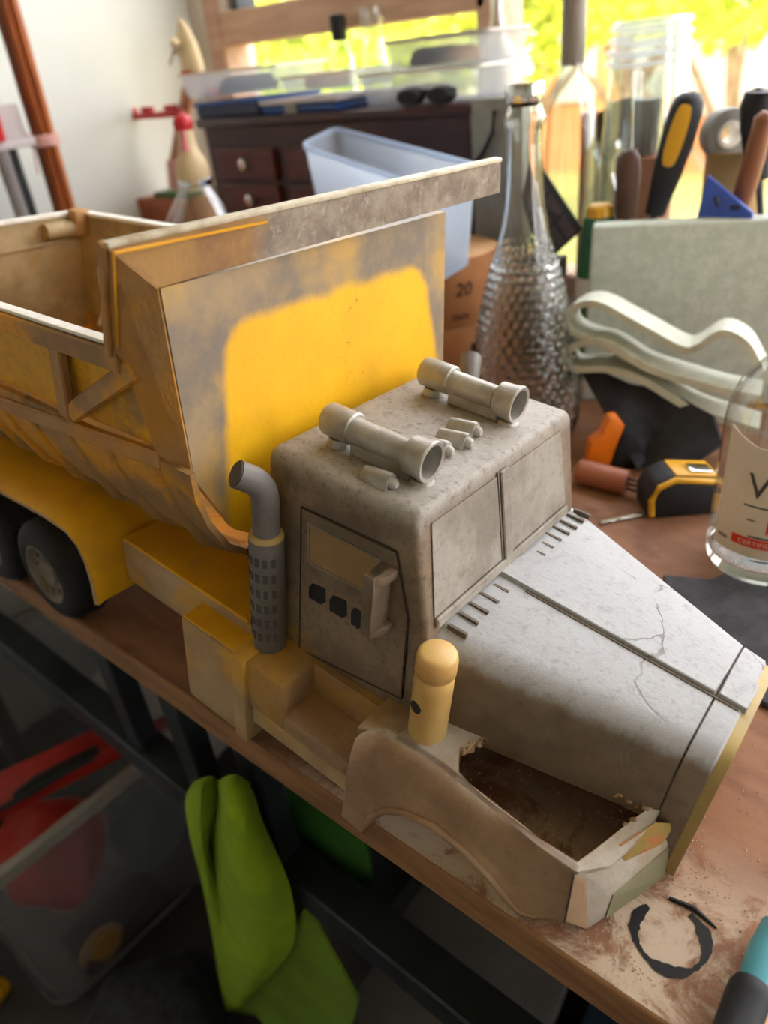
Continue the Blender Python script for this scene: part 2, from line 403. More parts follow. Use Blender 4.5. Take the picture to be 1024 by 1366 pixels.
for i, (px, Y, h, cr_, mt, lb) in enumerate(((330, 4.0, 1.35, 1.0, 'leaf1', 'yellow green garden bush behind the transom rail of the window'), (470, 7.0, 1.45, 1.0, 'leaf1', 'pale green garden bush behind the stacked clear boxes'),
        (690, 6.3, 1.85, .85, 'leaf1', 'dense yellow green tree beside the wooden mullion outdoors'), (560, 9.6, 1.8, 1.3, 'leaf2', 'mid green tree farther back behind the wooden mullion'),
        (835, 8.2, 2.2, .9, 'leaf2', 'leafy green tree outdoors behind the glass storage jar'))):
    p = Wp(px, 60, Y=Y); tree('garden_tree', (p[0], Y, GZ), h, cr_, 4200, mt, lb, group='trees in the garden')
p = Wp(985, 60, Y=5.2); tree('garden_tree', (p[0], 5.2, GZ), 1.85, .95, 2200, 'leaf1', 'thin forked tree in front of the orange house outdoors', .07, .55, group='trees in the garden')
# orange house outdoors
pa = Wp(715, 90, Y=9.5); pb = Wp(1090, 60, Y=9.5)
h = Thing('garden_house', ((pa[0]+pb[0])/2, 9.7, GZ), 'orange rendered house with white openings beyond the garden', 'house')
h.part(MB().box((pa[0], 9.5, GZ), (pb[0]+1, 12, 1.3)), 'wall', M['brick_or'])
h.part(MB().prism([(pa[0]-.2, 9.3, 1.3), (pa[0]-.2, 12.2, 1.3), (pa[0]-.2, 10.75, 2.2)], (pb[0]-pa[0]+1.4, 0, 0)), 'roof', M['roof_t'])
for px, w_, z0, z1 in ((945, .75, -.5, .85), (870, .5, -.3, .7), (1015, .4, -.9, .6), (770, .5, -.3, .6)):
    q = Wp(px, 80, Y=9.5)
    d = h.part(MB().box((q[0]-w_/2, 9.46, z0), (q[0]+w_/2, 9.5, z1)), 'window', M['white_wall'])
# ================================================================ WORKBENCH
BX0, BX1, BY0, BY1 = -1.52, .75, .2000, 1.2
bench = Thing('workbench', (-.4, .7, ZF), 'brown board workbench on a dark steel frame, stained and dusty', 'workbench')
bench.part(MB().box((BX0, BY0+.002, -.026), (BX1, BY1, 0)), 'tabletop', M['bench'])
bench.part(MB().box((BX0, BY0, -.030), (BX1, BY0+.004, -.0006)), 'edge_strip', M['bench_edge'], bevel=.001, seg=1)
ry = .232; rz = Wp(300, 1082, Y=ry)[2]
bench.part(MB().box((BX0, ry-.018, rz-.018), (BX1, ry+.018, rz+.018)), 'rail', M['steel'], bevel=.002, seg=1)
bench.part(MB().box((BX0, 1.1, rz-.018), (BX1, 1.136, rz+.018)), 'rail', M['steel'])
for px, py in ((158, 900), (246, 960), (352, 1050)):
    p = Wp(px, py, Y=ry); bench.part(MB().box((p[0]-.016, ry-.012, rz+.018), (p[0]+.016, ry+.012, -.026)), 'strut', M['steel'], bevel=.002, seg=1)
for x in (BX0+.06, -.05, BX1-.06):
    for y in (ry+.03, 1.1): bench.part(MB().box((x-.018, y-.018, ZF), (x+.018, y+.018, -.026)), 'leg', M['steel'])
for x in (BX0+.08, BX1-.08, -.3): bench.part(MB().box((x-.015, ry, rz-.015), (x+.015, 1.11, rz+.015)), 'cross_rail', M['steel'])
# black paint ring on the board
ring = MB(); c0 = Wp(893, 1250, Z=0); rr_ = random.Random(3)
rx = (Wp(940, 1255, Z=0) - Wp(838, 1248, Z=0)).length/2
seg = []
for i in range(41):
    a = math.radians(150 + i*7.2); wdt = .0010 + .0024*abs(math.sin(i*.21+.6))**2 + rr_.uniform(-.0006, .0006)
    seg.append((a, wdt))
vs = []; fs = []
for a, w_ in seg:
    for k in (-1, 1): vs.append(c0 + V(math.cos(a)*(rx*.93+k*w_), math.sin(a)*(rx*.93+k*w_), .0004))
for i in range(40): fs.append((2*i, 2*i+1, 2*i+3, 2*i+2))
ring.add(vs, fs)
a0 = Wp(892, 1198, Z=.0005); a1 = Wp(925, 1212, Z=.0005); a2 = Wp(955, 1238, Z=.0005)
ring.tube([a0, a1, a2], [.0012, .0018, .0006], 6)
bench.part(ring, 'paint_ring', M['black'])
# scraped-off dust along the edge
dm = MB(); rr_ = random.Random(11)
M['dust'] = plain('pale_dust', 'dccab2', 'c9b094', 40, .95)
for i in range(2600):
    x = rr_.uniform(-.42, .02); y = .212 + abs(rr_.gauss(0, .028)); s_ = rr_.uniform(.0003, .0009)
    if rr_.random() < .2: x = rr_.gauss(-.07, .04); y = rr_.gauss(.30, .05)
    if y < .205 or (V(x, y, 0)-c0).length < rx*1.25: continue
    p = V(x, y, s_*.4); a = rr_.uniform(0, 6.28)
    dm.add([p+V(math.cos(a), math.sin(a), -.3)*s_, p+V(math.cos(a+2.1), math.sin(a+2.1), -.3)*s_, p+V(math.cos(a+4.2), math.sin(a+4.2), -.3)*s_, p+V(0,0,s_*.7)], [(0,1,3),(1,2,3),(2,0,3)])
dm.build('sanding_dust', M['dust'], label='pale sanding dust scattered on the brown bench near its edge', cat='dust', kind='stuff', smooth=False, fix=False)
# ================================================================ DUMP TRUCK (truck coordinates, x forward, near side at low y)
truck = empty('toy_dump_truck', P0, 'large yellow toy dump truck stripped to grey primer, front wheels missing', 'toy truck')
truck.rotation_mode = 'QUATERNION'; truck.rotation_quaternion = T.to_quaternion()
YC = .105
def tp(mb, name, mat, par=None, **k): return mb.build(name, mat, par if par is not None else truck, **k)

M['vent'] = plain('vent_shadow', '6a6055', None, rough=.9)
# ---- cab
def cabring(ins):
    pass
cab = MB()
prof = [(-.268,.040), (-.266,.193), (-.1535,.1945), (-.1365,.122), (-.128,.040)]
def cy(z, s): return YC + s*(.0905 + (.006 if s > 0 else 0) - max(0, (z-.06))*.022)
cab.loft([[V(x, cy(z, -1), z) for x, z in prof], [V(x, cy(z, 1), z) for x, z in prof]])
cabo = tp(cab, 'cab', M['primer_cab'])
bm = bmesh.new(); bm.from_mesh(cabo.data)
es = [e for e in bm.edges if max(v.co.x for v in e.verts) < -.15*U and (min(v.co.z for v in e.verts) > .1*U or max(v.co.x for v in e.verts) < -.2*U)]
es = [e for e in es if not all(v.co.x > -.16*U for v in e.verts)]
bmesh.ops.bevel(bm, geom=es, offset=.0095*U, segments=5, affect='EDGES', profile=.5, clamp_overlap=True)
bm.normal_update(); fn = Vector((.0725, 0, .017)).normalized()
es = [e for e in bm.edges if len(e.link_faces) == 2 and sum(1 for f in e.link_faces if f.normal.dot(fn) > .98) == 1]
bmesh.ops.bevel(bm, geom=es, offset=.0035*U, segments=3, affect='EDGES', profile=.5, clamp_overlap=True)
bm.to_mesh(cabo.data); bm.free()
for p in cabo.data.polygons: p.use_smooth = True
cabo.data.set_sharp_from_angle(angle=math.radians(50))
def cabside(px, py, off=0):
    z = .12
    for _ in range(6): q = L(px, py, y=cy(z, -1)-off); z = q[2]
    return q
def strip(mb, pts, w, closed=False, nrm=(0,-1,0)):
    n = len(pts)
    for i in range(n if closed else n-1):
        a, b = pts[i], pts[(i+1) % n]; mb.bar(a, b, w, w*.6, nrm)
    return mb
door = [cabside(*p) for p in ((403.5,676), (530,736), (545.5,825), (536,931), (401,865))]
dplate = MB().prism([p + V(0,-.0010,0) for p in door], (0, .004, 0))
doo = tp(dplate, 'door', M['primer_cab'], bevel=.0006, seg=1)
tp(strip(MB(), [p + V(0,-.0008,0) for p in door], .0013, True), 'door_seam', M['seam'], doo)
win = [cabside(*p) for p in ((414,697), (509,745.5), (487,787), (420,752), (413,744))]
tp(MB().prism([p + V(0,-.0014,0) for p in win], (0, .003, 0)), 'door_window', primer('window_tan', 'a3835a', '94764f', yel=.5, speck=.05, ycol='b98a35'), doo)
tp(strip(MB(), [p + V(0,-.0014,0) for p in win], .0016, True), 'window_frame', M['primer'], doo)
for (x0, x1, ya, yb) in ((414.5,435.5,779,804), (442,464,795,822), (470.5,484,811,837)):
    k = (yb-ya)*.32; sl = (x1-x0)*.42
    pts = [(x0, ya+3), (x0+4, ya-2), (x1-2, ya+sl*.5), (x1, ya+sl*.8), (x1, yb-4+2), (x1-5, yb+1), (x0+5, yb-sl*.7), (x0, yb-sl)]
    tp(MB().prism([cabside(*p) + V(0,-.0018,0) for p in pts], (0, .003, 0)), 'door_slot', M['black'], doo)
em = [cabside(417 + 13*math.cos(a), 842 + 17*math.sin(a)) + V(0,-.0013,0) for a in arc(20)]
tp(MB().prism(em, (0,.002,0)), 'door_badge', M['primer_cab'], doo, bevel=.0004, seg=1)
# mirror housing on the door
a = cabside(500, 768, .012); b_ = cabside(499, 846, .012)
zt, zb = a[2]+.002, b_[2]-.001; xa, xb = L(486, 765, y=.0)[0], L(527, 757, y=.012)[0]
mm = MB()
def dsec(z): return [V(xa + (xb-xa)*(.5-.5*math.cos(t_)), .015 - .019*math.sin(t_)**.7 * (1 - .35*(t_/math.pi)), z) for t_ in [math.pi*i/12 for i in range(13)]]
for z0, z1 in ((zt-.006, zt), (zb, zb+.006)): mm.loft([dsec(z0), dsec(z1)])
mm.box((xa, -.001, zb), (xa+.0075, .016, zt)); mm.box((xa+.007, .0065, zb), (xb-.004, .016, zt))
tp(mm, 'mirror_housing', M['primer_cab'], bevel=.0012, seg=2)
tp(MB().bar((xa+.0076, .0012, zb+.007), (xa+.0076, .0012, zt-.007), .0008, .0008), 'mirror_seam', M['seam'])
# windshield details
def ws(y, t_): return V(-.1535 + .017*t_ + .0006, y, .1945 - .0725*t_)
n_ = V(.0725, 0, .017).normalized()
def wbar(p, q, w, h): return MB().bar(p + n_*h*.3, q + n_*h*.3, w, h, n_)
wso = tp(MB().prism([ws(.030,.13), ws(.098,.13), ws(.098,.90), ws(.024,.90)], n_*.0004), 'windshield', M['primer'])
wso2 = tp(MB().prism([ws(.112,.13), ws(.180,.13), ws(.186,.90), ws(.112,.90)], n_*.0004), 'windshield', M['primer'])
tp(wbar(ws(YC,.10), ws(YC,.93), .010, .0030), 'windshield_pillar', M['primer'], bevel=.0008, seg=1)
tp(wbar(ws(YC-.0065,.10), ws(YC-.0065,.90), .0014, .0012), 'windshield_seam', M['vent'])
tp(wbar(ws(.024,.955), ws(.186,.955), .0065, .003), 'windshield_sill', M['primer'], bevel=.0008, seg=1)
# roof fittings
ZR = .1945
def rp(px, py, dz): return L(px, py, z=ZR+dz)
def horn(ps):
    a, b, c_, d = [rp(*p, .0140) for p in ps]
    r = .0100; e = empty('air_horn', (0,0,0)); e.parent = truck
    u = (d-a).normalized()
    mb = MB().lathe([(0, r*.9), (.0015, r), ((b-a).length-.001, r), ((b-a).length, r*.9)], a, 28, u)
    o = mb.build('horn_tail', M['silver'], e)
    MB().lathe([(0, r*.80), ((c_-b).length, r*.80)], b, 28, u).build('horn_tube', M['silver'], e)
    l = (d-c_).length
    MB().lathe([(0, r*.85), (.0015, r*1.12), (l*.5, r*1.14), (l-.001, r*1.26), (l, r*1.2), (l-.0005, r*1.0), (l-.016, r*.9)], c_, 32, u).build('horn_bell', M['silver'], e)
    MB().lathe([(0, r*.9), (.0006, r*.9)], d - u*.016, 24, u).build('horn_throat', M['exhaust'], e)
    for q, hq in ((a + u*.009, .0052), (c_ + u*.010, .0026)): MB().lathe([(0, .0075), (hq*.5, .007), (hq, .0062)], V(q[0], q[1], ZR-.0006), 16).build('horn_foot', M['silver'], e)
    MB().box((b[0], b[1]-.0045, ZR-.0005), (c_[0]+.004, b[1]+.0045, ZR+.008)).build('horn_web', M['silver'], e, bevel=.001, seg=1)
horn(((438,557), (473,574), (546,604), (577,617)))
horn(((566,494), (603,509), (664,530), (692,541)))
def marker(p, q):
    a = rp(*p, .004); b = rp(*q, .004); l = (b-a).length
    m0 = MB(); rings = []
    for t_, w_, h_ in ((0,.7,.55), (.04,.85,.75), (.5,.95,.88), (.92,1,1), (1,.96,.96)):
        c_ = a.lerp(b, t_)
        rings.append([V(c_[0], c_[1] + .0057*w_*math.cos(k), ZR-.0006 + (.0096*h_*math.sin(k) if k > 0 else 0)) for k in [math.pi*i/8 for i in range(9)]])
    m0.loft(rings)
    o = tp(m0, 'marker_light', M['silver'], ang=50)
    MB().lathe([(0,.0034), (.0025,.0032), (.0042,.0018)], V(b[0]-.0002, b[1], ZR+.0030), 14, (1,0,.0)).build('lens', bpy.data.materials.get('lens_grey') or plain('lens_grey', 'aaa49c', None, rough=.4), o)
for p, q in (((486,625),(522,642)), ((560,585),(597,599)), ((585,575),(623,588)), ((599,561),(635,573))): marker(p, q)
# ---- hood
def ys(x): return .0175 + (x+.137)*.219
def ztop(x): return .119 - (x+.137)*.058
def hsec(x, zb=.050, grow=0):
    y0, zt = ys(x)-grow, ztop(x)+grow
    near = [V(x, y0, zb), V(x, y0+.001, zt-.022), V(x, y0+.0035, zt-.011), V(x, y0+.009, zt-.004), V(x, y0+.018, zt-.0005), V(x, YC-.02, zt+.0015), V(x, YC, zt+.002)]
    return near + [V(x, 2*YC-p[1] + .022*max(0, min(1, (.004-x)/.14)), p[2]) for p in near[-2::-1]]
xs = [-.140, -.11, -.08, -.05, -.02, .0042]
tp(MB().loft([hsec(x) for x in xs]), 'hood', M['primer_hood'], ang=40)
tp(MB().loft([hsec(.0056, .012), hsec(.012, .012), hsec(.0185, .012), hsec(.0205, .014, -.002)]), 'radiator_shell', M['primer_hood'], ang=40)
tp(MB().loft([hsec(.0036, .052, -.0012), hsec(.0062, .052, -.0012)]), 'hood_seam', M['vent'])
gr = hsec(.0195, .010, -.0012)
tp(MB().prism(gr, (.006, 0, 0)), 'grille', M['grille'])
# centre strip
st = MB()
for w0, x0, x1 in ((.0125, -.136, .0040), (.0125, .0058, .0215)):
    st.loft([[V(x, YC-w0, ztop(x)-.001), V(x, YC-w0+.0012, ztop(x)+.0045), V(x, YC+w0-.0012, ztop(x)+.0045), V(x, YC+w0, ztop(x)-.001)] for x in (x0, (x0+x1)/2, x1)])
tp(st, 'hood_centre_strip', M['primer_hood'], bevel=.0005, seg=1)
tp(MB().bar(V(-.115, YC-w0-.0004, ztop(-.115)+.0018), V(.018, YC-w0-.0004, ztop(.018)+.0018), .0018, .0012), 'strip_seam', M['vent'])
for px, py in ((610,840.5),(625,825),(638.5,811.5),(652.5,798),(666,784.5),(678,771.5),(691,760),(715,736.5),(726,726.5),(737,716.5),(748,708),(758,700),(767,691),(776,684)):
    q = L(px, py, z=ztop(-.12)+.0012)
    tp(MB().box((q[0]-.0065, q[1]-.0010, q[2]-.003), (q[0]+.0065, q[1]+.0010, q[2]+.0010)), 'hood_vent', M['vent'])
# ---- lower body, near and far sides
def fenders(far):
    def bd(mb, name, mat, **k):
        if far: mb.mirror(YC)
        return tp(mb, name, mat, **k)
    YS = -.02
    # side plate of the front fender with its wheel arch; columns follow the arch
    low = [(458,1085),(485,1108),(497,1090),(515,1080),(540,1082),(580,1100),(620,1132),(655,1168),(675,1195),(692,1215),(715,1224),(755,1227)]
    top = [(474,985),(492,976),(508,975),(525,985),(545,996),(585,1022),(622,1052),(655,1078),(675,1094),(692,1107),(715,1126),(768,1163)]
    cols = []
    for i, (a, b) in enumerate(zip(low, top)):
        inn = 0 if i < 8 else (i-7)*.0022
        pa = L(*a, y=YS-.002+inn); 
        pb = L(*b, z=.0575) 
        if pb[1] > -.006: pb = V(pb[0], pb[1], .0575)
        kb = 1 if i < 7 else max(0, (11-i)/4)
        mid = pa.lerp(pb, .45) + V(0, -.0035, .003)*kb; m2 = pa.lerp(pb, .8) + V(0, -.0022, .0035)*kb
        pa0 = pa + V(0, -.0022, 0)*kb; rim1 = pa.lerp(pb, .18) + V(0, -.0022, .0005)*kb; rim2 = pa.lerp(pb, .22) + V(0, .0, .001)
        cols.append([pa0, rim1, rim2, mid, m2, pb])
    g = [[c[j] for c in cols] for j in range(6)]
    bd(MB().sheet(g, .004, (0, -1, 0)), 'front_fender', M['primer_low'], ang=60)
    bd(MB().tube([c[0] + V(0,-.0003,.0016) for c in cols[1:11]], [.001,.0022,.0022,.0022,.0022,.0022,.002,.0018,.0014,.0008], 8), 'arch_lip', M['primer_low'], ang=60)
    # fender top deck around the torn opening
    hole = [V(p[0], p[1], .0575) for p in [L(*q, z=.0575) for q in ((662,978),(640,986),(613,999),(612,1018),(612,1030),(640,1060),(700,1106),(770,1150),(795,1132),(838,1098),(865,1078),(820,1052),(760,1018),(700,994))]]
    edge0 = [c[5] for c in cols]
    outer = [V(-.085, ys(-.085)+.004, .0575), V(-.13, .027, .0575), edge0[3], edge0[4], edge0[5], edge0[6], edge0[8], edge0[11], V(-.002,.002,.0572), V(.004, .03, .0572), V(.006, .054, .0575), V(-.03, ys(-.03)+.005, .0575), V(-.05, ys(-.05)+.005, .0575), V(-.065, ys(-.065)+.004, .0575)]
    n = len(hole); dk = MB()
    dk.add(hole + outer + [p - V(0,0,.0035) for p in hole + outer], [(i, (i+1)%n, n+(i+1)%n, n+i) for i in range(n)] + [(2*n+i, 3*n+i, 3*n+(i+1)%n, 2*n+(i+1)%n) for i in range(n)] + [(i, 2*n+i, 2*n+(i+1)%n, (i+1)%n) for i in range(n)])
    fd = bd(dk, 'fender_deck', M['deck'], ang=30)
    lip = MB(); rr_ = random.Random(5)
    for i in range(n):
        for k in range(5):
            p = hole[i].lerp(hole[(i+1)%n], k/5); q = hole[i].lerp(hole[(i+1)%n], (k+1)/5)
            j = rr_.uniform(-.0012, .0012)
            lip.add([p+V(0,0,.0004), q+V(0,0,.0004), q+V(j,j,-.006-rr_.random()*.004), p+V(-j,j,-.006-rr_.random()*.004)], [(0,1,2,3)])
    for i in (9, 10, 11, 12, 13, 0, 1):
        for k in range(6):
            p = hole[i].lerp(hole[(i+1)%n], (k+rr_.random())/6) + V(rr_.uniform(-.001,.001), -rr_.random()*.004, -rr_.random()*.003)
            r_ = rr_.uniform(.001, .0026); lip.lathe([(-r_*.5, r_*.5), (-r_*.2, r_), (r_*.3, r_*.9), (r_*.6, r_*.4)], p, 6, (rr_.uniform(-1,1), rr_.uniform(-1,1), 1))
    bd(lip, 'torn_edge', plain('torn_edge', '8a6a48', 'b79a76', 90, .9) if 'torn_edge' not in bpy.data.materials else bpy.data.materials['torn_edge'], fix=False)
    # rear part of the deck, step notch and skirt
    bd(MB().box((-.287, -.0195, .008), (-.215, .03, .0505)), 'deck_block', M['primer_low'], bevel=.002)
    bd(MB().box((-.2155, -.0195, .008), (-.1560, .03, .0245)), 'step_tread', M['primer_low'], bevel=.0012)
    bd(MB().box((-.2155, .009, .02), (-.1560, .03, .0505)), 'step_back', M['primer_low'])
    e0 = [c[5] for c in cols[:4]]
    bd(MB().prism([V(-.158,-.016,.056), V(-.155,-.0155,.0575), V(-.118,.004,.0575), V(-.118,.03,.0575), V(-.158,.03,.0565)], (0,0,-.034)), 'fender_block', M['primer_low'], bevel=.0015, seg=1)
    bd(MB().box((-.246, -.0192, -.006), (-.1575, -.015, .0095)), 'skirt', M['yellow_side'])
    # tool box with its front post
    bx0, bx1 = L(240, 826, y=YS)[0], L(313, 874, y=YS)[0]
    bd(MB().box((bx0, YS, -.030), (bx1+.002, .055, .0495)), 'tool_box', M['yellow_side'], bevel=.0025)
    bd(MB().box((bx0+.0015, YS+.0015, .0488), (bx1, .052, .0506)), 'box_lid', M['yellow_dusty'], bevel=.0006, seg=1)
    bd(MB().box((bx1-.002, YS-.003, -.029), (bx1+.0105, .004, .0518)), 'box_post', M['yellow_side'], bevel=.0015)
    # chassis beam
    bd(MB().box((-.412, .0, .018), (-.26, .06, .0585)), 'chassis_beam', M['yellow_side'], bevel=.003)
    bd(MB().box((-.411, .001, .0570), (-.27, .075, .0596)), 'beam_top', M['yellow_dusty'], bevel=.001, seg=1)
    # bumper end
    b0 = L(755,1227, y=-.0145); b1 = L(768,1163, z=.0575)
    c0, c1 = L(786,1238, z=.0005), L(790,1146, z=.0575)
    d0, d1 = L(803,1228, z=.003), L(815,1192, z=.034)
    f0, f1 = L(887,1170, z=.003), L(905,1115, z=.034)
    rr2 = L(870,1080, z=.0575)
    cz = L(782, 1172, z=.050)
    bb = MB()
    inner = V(rr2[0]-.002, rr2[1]+.004, .0575)
    pts = [b0, c0, d0, f0, V(f0[0]-.02, f0[1]+.006, .003), V(b0[0]-.002, b0[1]+.012, .003),
           b1, cz, d1, f1, inner, V(b1[0]+.004, b1[1]+.010, .0575)]
    bb.add(pts, [(0,1,7,6), (1,2,8,7), (2,3,9,8), (3,4,10,9), (6,7,8,11), (11,8,9,10), (5,4,3,2), (0,5,2,1), (5,0,6,11), (4,5,11,10)])
    bd(bb, 'bumper', M['deck'], bevel=.0022, seg=3, ang=50)
    bd(MB().prism([b0+V(-.0004,-.0022,.001), b0.lerp(c0,.88)+V(0,-.0022,.001), b1.lerp(cz,.88)+V(0,-.0022,-.002), b1+V(-.0004,-.0022,-.002)], (.0006,.003,0)), 'bumper_cheek', M['primer_low'], bevel=.0005, seg=1)
    bd(MB().bar(b0+V(0,-.0024,.001), b1+V(0,-.0024,-.001), .0008, .0008), 'bumper_seam', M['seam'])
    k = [d0.lerp(d1,.06).lerp(f0.lerp(f1,.06),.03), d0.lerp(d1,.06).lerp(f0.lerp(f1,.06),.95), d0.lerp(d1,.92).lerp(f0.lerp(f1,.92),.95), d0.lerp(d1,.92).lerp(f0.lerp(f1,.92),.03)]
    bd(MB().prism([p + V(.0006,-.0004,0) for p in k], (-.002,.001,0)), 'bumper_plate', M['plate_green'])
    hl = [L(825,1129, z=.0575), L(873,1098, z=.0575), L(901,1099, z=.048), L(885,1125, z=.041), L(833,1150, z=.0445)]
    bd(MB().prism([p + V(0,0,.0012) for p in hl], (-.002,0,-.006)), 'headlamp_filler', M['filler'], bevel=.0007, seg=1)
    # exhaust stack
    ax = L(360, 857, z=.0505) - (V(0, .016, 0) if far else V(0,0,0)); r = .0112
    ex = MB().lathe([(0, r), (.090, r), (.0915, r*.96), (.092, r*.78)], ax, 36)
    mo = bd(ex, 'muffler', M['exhaust'])
    bd(MB().lathe([(.0900, r*1.0), (.0910, r*.99), (.0932, r*.90), (.0935, r*.7)], ax, 32), 'muffler_collar', M['grille'])
    path = []; r2 = r*.76; top_ = ax + V(0,0,.105)
    for i in range(8): path.append(ax + V(0,0,.090+.027*i/7))
    dirx = V(-.50, -.87, 0).normalized()
    for i in range(1, 11):
        t_ = math.radians(62)*i/10; path.append(ax + V(0,0,.117) + dirx*(.019*(1-math.cos(t_))) + V(0,0,.019*math.sin(t_)))
    e_ = path[-1]; dd = (path[-1]-path[-2]).normalized(); path.append(e_ + dd*.007)
    po = bd(MB().tube(path, r2, 24), 'exhaust_pipe', M['exhaust'])
    tip = path[-1] + dd*.0002; nn = dd
    bd(MB().lathe([(0, r2*.9), (.0006, r2*.9)], tip, 24, nn), 'pipe_mouth', plain('mouth_grey', '4a4542', None, rough=.6) if 'mouth_grey' not in bpy.data.materials else bpy.data.materials['mouth_grey'])
    sl = MB()
    for row in range(6):
        for col in range(-3, 3):
            a_ = math.radians(-78 + col*27); z = .014 + row*.0125
            u = V(math.cos(a_), math.sin(a_), 0); w_ = V(-u[1], u[0], 0); c_ = ax + V(0,0,z) + u*(r-.0006)
            p = [c_+w_*i*.0014+V(0,0,j*.0030)+u*k for k in (0,.0011) for i, j in ((-1,-1),(1,-1),(1,1),(-1,1))]
            m1 = MB().hexa(p); 
            if far: continue
            tp(m1, 'vent_slot', M['black'] if col == -3 else M['slot'])
    if not far:
        for z, a_ in ((.020, -140), (.078, -140)):
            u = V(math.cos(math.radians(a_)), math.sin(math.radians(a_)), 0)
            tp(MB().lathe([(0,.0034), (.0012,.0032)], ax + V(0,0,z) + u*(r-.0007), 14, u), 'mount_hole', M['black'])
fenders(False); fenders(True)
# cream air cleaner standing on the near fender
ac = L(569, 975, z=.0575); r = .0116
aco = tp(MB().lathe([(0, r*.93), (.0015, r), (.040, r*1.0), (.0475, r*.98), (.0486, r*.88), (.0505, r*.89), (.0516, r*1.02), (.0605, r*1.03), (.0640, r*.98), (.0655, r*.90), (.0662, r*.76), (.0664, .0005)], ac, 40), 'air_cleaner', M['cream'], ang=60)
u = V(-.28, -.96, 0).normalized()
tp(MB().lathe([(0,.0042), (.0011,.0040)], ac + V(0,0,.028) + u*(r-.0006), 16, u), 'bolt_hole', M['black'], aco)
# ---- dump body
Aa = L(143,331, y=-.05); Bb = L(150,466, y=-.04); Cc = L(210,385, y=-.023); Dd = L(258,641, y=-.023); Ee = L(207,604, y=-.03)
Ff = L(668,215, y=.262); Gg = L(667,257, y=.262)
F2 = L(165,484, y=-.038)
tp(MB().prism([Aa, Cc, Dd, Ee, F2, Bb], (-.002, .007, 0)), 'corner_post', M['rail_tan'], bevel=.0004, seg=1)
vz = MB().prism([Aa, Cc, Gg, Ff], (-.007, .002, 0))
tp(vz, 'visor_band', M['visor'], bevel=.0004, seg=1)
lipm = MB().bar(Aa + V(-.002,0,.001), Ff + V(-.002,0,.001), .0065, .0030)
tp(lipm, 'visor_lip', M['rim_edge'], bevel=.001, seg=2)
tp(MB().bar(Aa + V(-.003,0,.002), Bb + V(-.003,0,-.004), .0055, .0045, (0,1,0)), 'post_lip', M['rail_tan'], bevel=.001, seg=1)
A2 = L(151,337, y=-.0512); B2 = L(157,462, y=-.0412); F3 = L(300,296, y=.045)
tp(MB().bar(A2, B2, .0012, .0012), 'paint_line', M['yellow']); tp(MB().bar(A2 + V(.0005,0,0), Aa.lerp(Ff,.30) + Vector((.0015,0,-.004)), .0012, .0012), 'paint_line', M['yellow'])
far_y = .236
pan = [Cc + V(.001,.001,0), V(-.297, far_y, .291), V(-.284, far_y, .175), V(-.279, .21, .135), V(-.272,.15,.098), V(-.270,.105,.092), V(-.271,.05,.098), V(-.276, .0, .135), Dd + V(0,.001,0)]
tp(MB().prism(pan, (-.006,0,0)), 'front_panel', M['panel'], ang=20)
# near side wall
rs = .094
def rim(x, y): return V(x, y, Bb[2] + (x-Bb[0])*rs)
XT = -.735
w0 = Bb + V(0,.004,0); lowA = Ee + V(-.0,.006,0)
wall = [V(Bb[0], -.033, Bb[2]), V(Dd[0]-.012, -.020, Dd[2]+.003), Ee + V(0,.006,.0), V(XT, -.024, Ee[2]+(XT-Ee[0])*rs), V(XT, -.034, rim(XT,0)[2])]
tp(MB().prism(wall, (0,.005,0)), 'side_wall', M['patch'])
def sb(a, b, w, h=.006): return MB().bar(a, b, w, h, (0,-1,0))
tp(sb(rim(Bb[0]+.002,-.037) - V(0,0,.007), rim(XT,-.037) - V(0,0,.007), .013, .007), 'side_top_rail', M['primer_dump'], bevel=.001, seg=1)
l0 = L(214,613, y=-.029); l1 = L(0,536, y=-.029); ld = (l1-l0).normalized()
tp(sb(l0, l0 + ld*.45, .0115), 'side_low_rail', M['rail_tan'], bevel=.0012, seg=1)
tp(sb(L(73,448, y=-.037), L(91,556, y=-.031), .0125), 'side_brace', M['rail_tan'], bevel=.0012, seg=1)
tp(sb(L(97,551, y=-.031), L(180,492, y=-.036), .0125), 'side_brace', M['primer_dump'], bevel=.0012, seg=1)
q0 = L(73,448, y=-.037); q1 = L(91,556, y=-.031)
for k in (-.13, -.26): tp(sb(q0 + V(k,0,k*rs), q1 + V(k,0,k*rs), .0125), 'side_brace', M['rail_tan'], bevel=.0012, seg=1)
tp(MB().bar(rim(Bb[0]-.0005,-.034) + V(0,0,.001), rim(XT,-.034) + V(0,0,.001), .0085, .0022), 'side_rim', M['rim_white'], bevel=.0006, seg=1)
# far wall, tail wall, belly
fy = .203
fw = [rim(-.306, fy), V(-.300, fy, .15), V(XT, fy-.01, .11), rim(XT, fy)]
tp(MB().prism(fw, (0,.006,0)), 'side_wall', M['dump_in'])
tp(MB().bar(rim(-.306, fy+.004), rim(XT, fy+.004), .012, .003), 'side_rim', M['rim_white'])
tz = rim(XT, 0)[2]
tp(MB().prism([V(XT,-.034,tz), V(XT,fy+.006,tz), V(XT,fy,.10), V(XT,.14,.06), V(XT,.05,.06), V(XT,-.02,.11)], (-.006,0,0)), 'tail_wall', M['dump_in'])
tp(MB().bar(V(XT-.002,-.034,tz+.001), V(XT-.002,fy+.004,tz+.001), .008, .003), 'tail_rim', M['rim_white'])
tp(MB().bar(V(XT+.004, .02, tz-.024), V(XT+.004, .17, tz-.024), .002, .003), 'tail_ridge', M['dump_in'])
tp(MB().lathe([(0,.008), (.040,.008)], V(XT+.006, fy-.045, tz-.012), 16, (0,1,0)), 'hinge_barrel', M['dump_in'])
